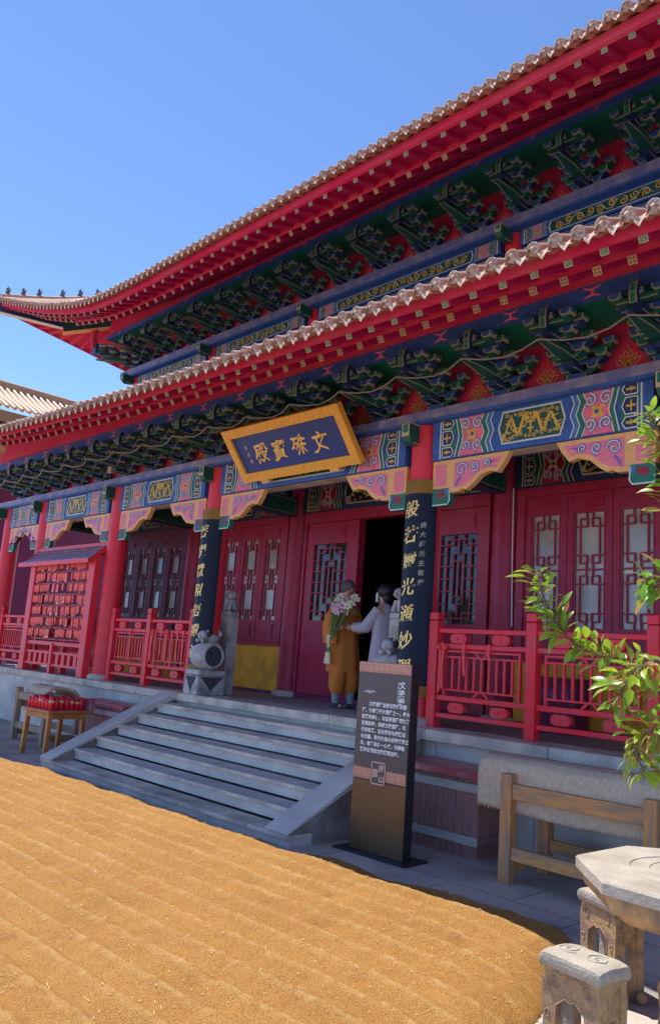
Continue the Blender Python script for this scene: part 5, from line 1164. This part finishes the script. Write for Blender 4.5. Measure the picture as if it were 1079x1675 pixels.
# donation box behind the right railing
db = thing('donation_box', 'dark purple box with white writing against the wall behind the right railing', 'box', (2.73, 1.2, H0))
m = MB(); m.b2((2.52, 1.12, H0), (2.98, 1.40, 1.42), 'plum'); m.build('body', db, .006, 1)
m = MB(); m.b2((2.50, 1.10, 1.42), (3.0, 1.42, 1.46), 'plum'); m.build('lid', db, .006, 1)
for i, ch in enumerate('功德箱'): m = MB(); glyph(m, ch, 2.60 + .13 * i, 1.29, .10, 'violet', lambda u, v: (u, 1.1185, v), .001); m.build('character', db)
# floodlight on the ledge
fl = thing('floodlight', 'small cream floodlight clamped on the ledge above the left beams', 'lamp', (-4.62, -.2, ZT + .1))
m = MB(); m.b2((-4.68, -.26, 4.19), (-4.56, -.17, 4.31), 'tile_face'); m.b2((-4.665, -.264, 4.205), (-4.575, -.258, 4.295), 'stone_pale'); m.build('housing', fl, .006, 1)
m = MB(); m.b2((-4.63, -.23, ZT + .097), (-4.61, -.19, 4.19), 'steel_black'); m.build('bracket', fl)
# cable strung along the bracket beaks
m = MB(); pts = []
for x in [b for b in BX if -9 < b < 8.8]:
    for t in (0, .25, .5, .75): pts.append((x + SP * t, -.765 + .10 * sin(pi * t), ZT + .30 - .045 * sin(pi * t) + .006 * sin(x * 5)))
m.tube(pts, .008, 'wire', 6); tag(m.build('cable'), 'thin grey cable strung along the beaks of the lower bracket sets', 'cable')

# ------------------------------------------------------------------ stone table and stools
ctr = Vector((5.80, -2.78, 0)); tR = .56
st_ = thing('stone_table', 'octagonal carved stone table at the right edge, standing on a round pillar', 'table', ctr)
a0 = atan2(-3.242 - ctr.y, 5.581 - ctr.x)
octo = lambda r, z: [(ctr.x + r * cos(a0 + k * pi / 4), ctr.y + r * sin(a0 + k * pi / 4), z) for k in range(8)]
m = MB(); rings = [(tR * .985, .72), (tR, .712), (tR, .672), (tR * .97, .665)]
vv = [p for r, z in rings for p in octo(r, z)]
m.add(vv, [(j * 8 + i, (j + 1) * 8 + i, (j + 1) * 8 + (i + 1) % 8, j * 8 + (i + 1) % 8) for j in range(3) for i in range(8)], 'stone_pale_carved'); m.add(octo(tR * .985, .72), [list(range(8))], 'stone_pale')
for r_, w in ((.34, .006), (.26, .005), (.21, .004)): m.tube([(ctr.x + r_ * cos(t * pi / 24), ctr.y + r_ * sin(t * pi / 24), .7195) for t in range(49)], w, 'stone_pale', 6, False)
m.build('tabletop', st_)
m = MB(); rings = [(tR * .96, .664), (tR * .93, .61), (tR * .78, .555), (tR * .62, .53)]; vv = [p for r, z in rings for p in octo(r, z)]
m.add(vv, [(j * 8 + i, (j + 1) * 8 + i, (j + 1) * 8 + (i + 1) % 8, j * 8 + (i + 1) % 8) for j in range(3) for i in range(8)], 'stone_tan_carved'); m.add(octo(tR * .62, .53), [list(range(8))[::-1]], 'stone_tan'); m.build('apron', st_)
m = MB(); m.lathe([(.30, 0), (.31, .05), (.25, .10), (.235, .18), (.245, .27), (.22, .31), (.225, .32), (.235, .33), (.215, .345), (.20, .40), (.20, .53)], (ctr.x + .02, ctr.y, 0), 'stone_tan_carved', 28); m.build('pillar', st_)
def stool(cx, cy, yaw, L, D, h, label):
    t = thing('stone_stool', label, 'stool', (cx, cy, 0), 'carved stone stools around the stone table'); T = Matrix.Translation((cx, cy, 0)) @ Matrix.Rotation(yaw, 4, 'Z')
    m = MB(T)
    def f(u, v):     # pillow seat with drooping scroll ends
        x = lerp(-L / 2, L / 2, u); e = abs(2 * u - 1); y = lerp(-D / 2, D / 2, v); k = abs(2 * v - 1)
        return (x, y, h - .010 * e ** 8 - .008 * k ** 8 + .004 * sin(pi * v) + .0025 * NZ.noise(Vector((x * 30, y * 30, cx))))
    n1, n2 = 30, 20; m.grid(f, n1, n2, 'stone_pale_carved')
    ed = [f(i / n1, 0) for i in range(n1 + 1)] + [f(1, j / n2) for j in range(1, n2 + 1)] + [f(i / n1, 1) for i in range(n1 - 1, -1, -1)] + [f(0, j / n2) for j in range(n2 - 1, 0, -1)]
    for (k0, d0), (k1, d1) in zip(((1, 0), (1.03, .012), (1.03, .028)), ((1.03, .012), (1.03, .028), (.97, .046))):
        n = len(ed); m.add([(p[0] * k0, p[1] * k0, p[2] - d0) for p in ed] + [(p[0] * k1, p[1] * k1, p[2] - d1) for p in ed], [(i, (i + 1) % n, n + (i + 1) % n, n + i)[::-1] for i in range(n)], 'stone_pale_carved' if d1 < .02 else 'stone_pale', True)
    for sx in (-1, 1):       # carved scrolls on the seat
        sp = spiral(sx * L * .24, 0, D * .27, 1.6, .5 + sx, 26, sx); m.tube([(a_, b_, f(a_ / L + .5, b_ / D + .5)[2] + .001) for a_, b_ in sp], .0035, 'stone_pale', 5)
    m.build('seat', t)
    m = MB(T); zb = h - .046; a, b = L / 2 - .014, D / 2 - .012
    m.b2((-a + .006, -b + .006, zb - .03), (a - .006, b - .006, zb), 'stone_tan')
    # carved apron with arched openings and bulging legs, front and back, then the ends
    for yy, s in ((-b, 1), (b - .04, 1)):
        ar = [(-a, zb), (-a - .012, zb - .08), (-a - .006, zb - .20), (-a - .012, .05), (-a - .024, 0), (-a + .052, 0), (-a + .045, zb - .20), (-a + .05, zb - .135), (-a + .075, zb - .115), (-.025, zb - .10), (0, zb - .11), (.025, zb - .10), (a - .075, zb - .115), (a - .05, zb - .135), (a - .045, zb - .20), (a - .052, 0), (a + .024, 0), (a + .012, .05), (a + .006, zb - .20), (a + .012, zb - .08), (a, zb)]
        m.prism([(x, yy, z) for x, z in ar[::-1]], (0, .04, 0), 'stone_tan_carved')
        if yy < 0:
            for sx in (-1, 1):
                for zz, rr_, tn in ((zb - .055, .024, 1.3), (zb - .17, .017, 1.1), (.075, .020, 1.2)): m.tube([(u_, yy - .001, v_) for u_, v_ in spiral(sx * (a - (.045 if zz > .3 else .018)), zz, rr_, tn, sx, 18, sx)], .0032, 'stone_tan', 5)
            m.tube([(lerp(-a + .03, a - .03, q_ / 16), yy - .001, zb - .025 - .006 * cos(q_ * 1.57)) for q_ in range(17)], .003, 'stone_tan', 5)
            m.tube([(x + (.004 if x < 0 else -.004), yy - .001, z) for x, z in ar[6:15]], .0035, 'stone_tan', 5)
    for xx in (-a - .004, a - .046):
        ar = [(-b + .041, zb - .005), (-b + .041, .0), (-b + .055, 0), (-b + .055, zb - .20), (-b + .065, zb - .14), (b - .065, zb - .14), (b - .055, zb - .20), (b - .055, 0), (b - .041, 0), (b - .041, zb - .005)]
        m.prism([(xx, y, z) for y, z in ar], (.05, 0, 0), 'stone_pale_carved' if xx < 0 else 'stone_tan_carved')  # left end gets the paler stone: its sunlit look is put into the colour
        xo = xx - .001 if xx < 0 else xx + .051
        for zz, rr_ in ((zb - .07, .03), (zb - .13, .02)):
            for sy in (-1, 1): m.tube([(xo, u_, v_) for u_, v_ in spiral(sy * .04, zz, rr_, 1.4, sy, 18, sy)], .0035, 'stone_tan', 5)
    m.build('base', t, .008, 2)
    for i, sx in enumerate((-1, 1)):
        for sy in (-1, 1): q = MB(T); q.ball((sx * (a + .022), sy * (b - .025), .028), .029, 'stone_tan', 10); q.build('foot_scroll', t)
stool(5.525, -3.345, radians(-8), .265, .19, .452, 'carved stone stool with four legs in the foreground, beside the golden grain')
stool(5.155, -2.40, radians(-24), .27, .19, .452, 'carved stone stool half hidden under the stone table, beside the timber frame')

# ------------------------------------------------------------------ young tree at the right
tr = thing('young_tree', 'leafy young tree reaching in from the right edge with pointed glossy leaves', 'tree', (6.42, -3.22, 0)); rt_ = random.Random(12)
BR = {'trunk': [(6.42, -3.22, 0), (6.40, -3.30, .8), (6.36, -3.42, 1.25), (6.34, -3.60, 1.8), (6.30, -3.8, 2.4), (6.28, -3.9, 2.9)],
      'main': [(6.37, -3.40, 1.22), (6.20, -3.52, 1.33), (6.03, -3.58, 1.40), (5.91, -3.65, 1.48), (5.82, -3.69, 1.55), (5.72, -3.73, 1.59), (5.64, -3.76, 1.65), (5.58, -3.77, 1.75), (5.54, -3.77, 1.87)],
      'fork': [(6.05, -3.6, 1.42), (5.99, -3.73, 1.56), (5.94, -3.84, 1.50), (5.89, -3.87, 1.40)],
      'low': [(6.33, -3.6, 1.36), (6.20, -3.72, 1.40), (6.11, -3.78, 1.38), (6.03, -3.85, 1.35), (5.98, -3.89, 1.30), (6.0, -3.86, 1.20)],
      'top': [(6.33, -3.7, 1.75), (6.22, -3.95, 1.89), (6.15, -4.0, 2.04), (6.13, -4.03, 2.18), (6.09, -4.05, 2.32)],
      'mid': [(6.34, -3.55, 1.68), (6.16, -3.82, 1.76), (6.09, -3.91, 1.80), (6.04, -3.96, 1.80)]}
def smooth(pts, n=5):
    P = [Vector(p) for p in pts]; out = []
    for i in range(len(P) - 1):
        a, b, c, d = P[max(i - 1, 0)], P[i], P[i + 1], P[min(i + 2, len(P) - 1)]
        for k in range(n): t = k / n; out.append(.5 * ((2 * b) + (c - a) * t + (2 * a - 5 * b + 4 * c - d) * t * t + (3 * b - a - 3 * c + d) * t ** 3))
    return out + [P[-1]]
for k, v in BR.items():
    p = smooth(v); n = len(p); r0, r1 = (.045, .012) if k == 'trunk' else (.008, .002)
    m = MB(); m.tube(p, [lerp(r0, r1, i / (n - 1)) for i in range(n)], 'bark', 8); m.build('trunk' if k == 'trunk' else 'branch', tr)
lf = MB()
def leaf_at(c, d, up, L, mt):
    d = Vector(d).normalized(); s = d.cross(Vector(up))
    if s.length < .05: s = d.orthogonal()
    s.normalize(); n = s.cross(d); W = L * rt_.uniform(.145, .20); cur = rt_.uniform(.2, .75); fold = rt_.uniform(.1, .45); tw = rt_.uniform(-.3, .3); P = []
    N = 6
    for i in range(N + 1):
        t = i / N; ctr_ = Vector(c) + d * (L * t * (1 - .15 * cur * t)) - n * (L * cur * .5 * t * t); w = W * (sin(pi * t ** .82) ** .85 if 0 < t < 1 else 0) + .0006
        sd = s * cos(tw * t) + n * sin(tw * t); P += [ctr_ - sd * w + n * w * fold, ctr_, ctr_ + sd * w + n * w * fold]
    lf.add(P, [(3 * i + j, 3 * i + j + 1, 3 * i + j + 4, 3 * i + j + 3) for i in range(N) for j in (0, 1)], mt, True)
    q = Vector(c) - d * .035; lf.tube([q, c], .0016, 'leaf_young', 4)
dens = {'main': 270, 'fork': 80, 'low': 150, 'top': 140, 'mid': 90, 'trunk': 150}
for k, v in BR.items():
    p = smooth(v); n = len(p)
    for i in range(dens[k]):
        t = rt_.random(); t = t ** .8 if k != 'trunk' else .55 + .45 * t
        f_ = t * (n - 1); a = min(int(f_), n - 2); c = p[a].lerp(p[a + 1], f_ - a); ax = (p[a + 1] - p[a]).normalized()
        o = Vector((rt_.gauss(0, 1), rt_.gauss(0, 1), rt_.gauss(-.1, .8))); o -= ax * o.dot(ax); o.normalize()
        d = (o + ax * rt_.uniform(.1, 1.0) + Vector((0, 0, rt_.uniform(-.5, .45)))).normalized()
        leaf_at(c + o * rt_.choice((.01, .02, .045)), d, (rt_.gauss(0, .5), rt_.gauss(0, .5), 1), rt_.choice((.036, .048, .056, .066, .08)) * rt_.uniform(.8, 1.1), 'leaf' if rt_.random() > .16 else 'leaf_young')
lf.build('foliage', tr)

# ------------------------------------------------------------------ neighbouring roof far left
nbh = thing('neighbouring_hall', 'neighbouring hall with an orange tiled roof beyond the left end of the temple', 'building', (-16, 4, 0))
m = MB(); m.b2((-22, 1.2, 0), (-14.6, 8.5, 6.6), 'plum'); m.build('wall', nbh)
# roof slope falls toward +x: ridge line runs in y
def nroof(m, x_e, z_e, x_r, z_r, y0, y1, mt, mt2, step=.2):
    m.add([(x_e, y0, z_e), (x_e, y1, z_e), (x_r, y1, z_r), (x_r, y0, z_r)], [(0, 1, 2, 3)], mt); y = y0
    while y < y1:
        m.tube([(x_e + .03, y, z_e + .02), (lerp(x_e, x_r, .5), y, lerp(z_e, z_r, .46) + .02), (x_r, y, z_r + .03)], .05, mt2, 6); y += step
m = MB(); nroof(m, -13.6, 7.35, -15.6, 8.45, -2.5, 4.1, 'old_roof', 'old_tile')
m.tube([(-15.6, -2.5, 8.55), (-15.6, 4.1, 8.55)], .12, 'old_roof', 8); m.b2((-15.7, -2.5, 8.3), (-15.5, 4.1, 8.52), 'old_roof')
m.b2((-15.4, -2.4, 7.0), (-13.75, 4.0, 7.3), 'old_roof'); m.build('roof', nbh)
m = MB(); nroof(m, -12.6, 6.35, -14.2, 7.0, -3, 5.2, 'old_roof', 'old_tile'); m.b2((-14.4, -2.9, 6.2), (-13.2, 5, 6.5), 'old_roof'); m.build('lower_roof', nbh)

# ------------------------------------------------------------------ units to metres
done = set()
for o in bpy.data.objects:
    if o is cam or o is so: continue
    o.location = Vector(o.location) * SCALE
    if o.type == 'MESH' and o.data.name not in done: o.data.transform(Matrix.Scale(SCALE, 4)); done.add(o.data.name)
    for md in o.modifiers:
        if md.type == 'BEVEL': md.width *= SCALE
bpy.context.view_layer.update()
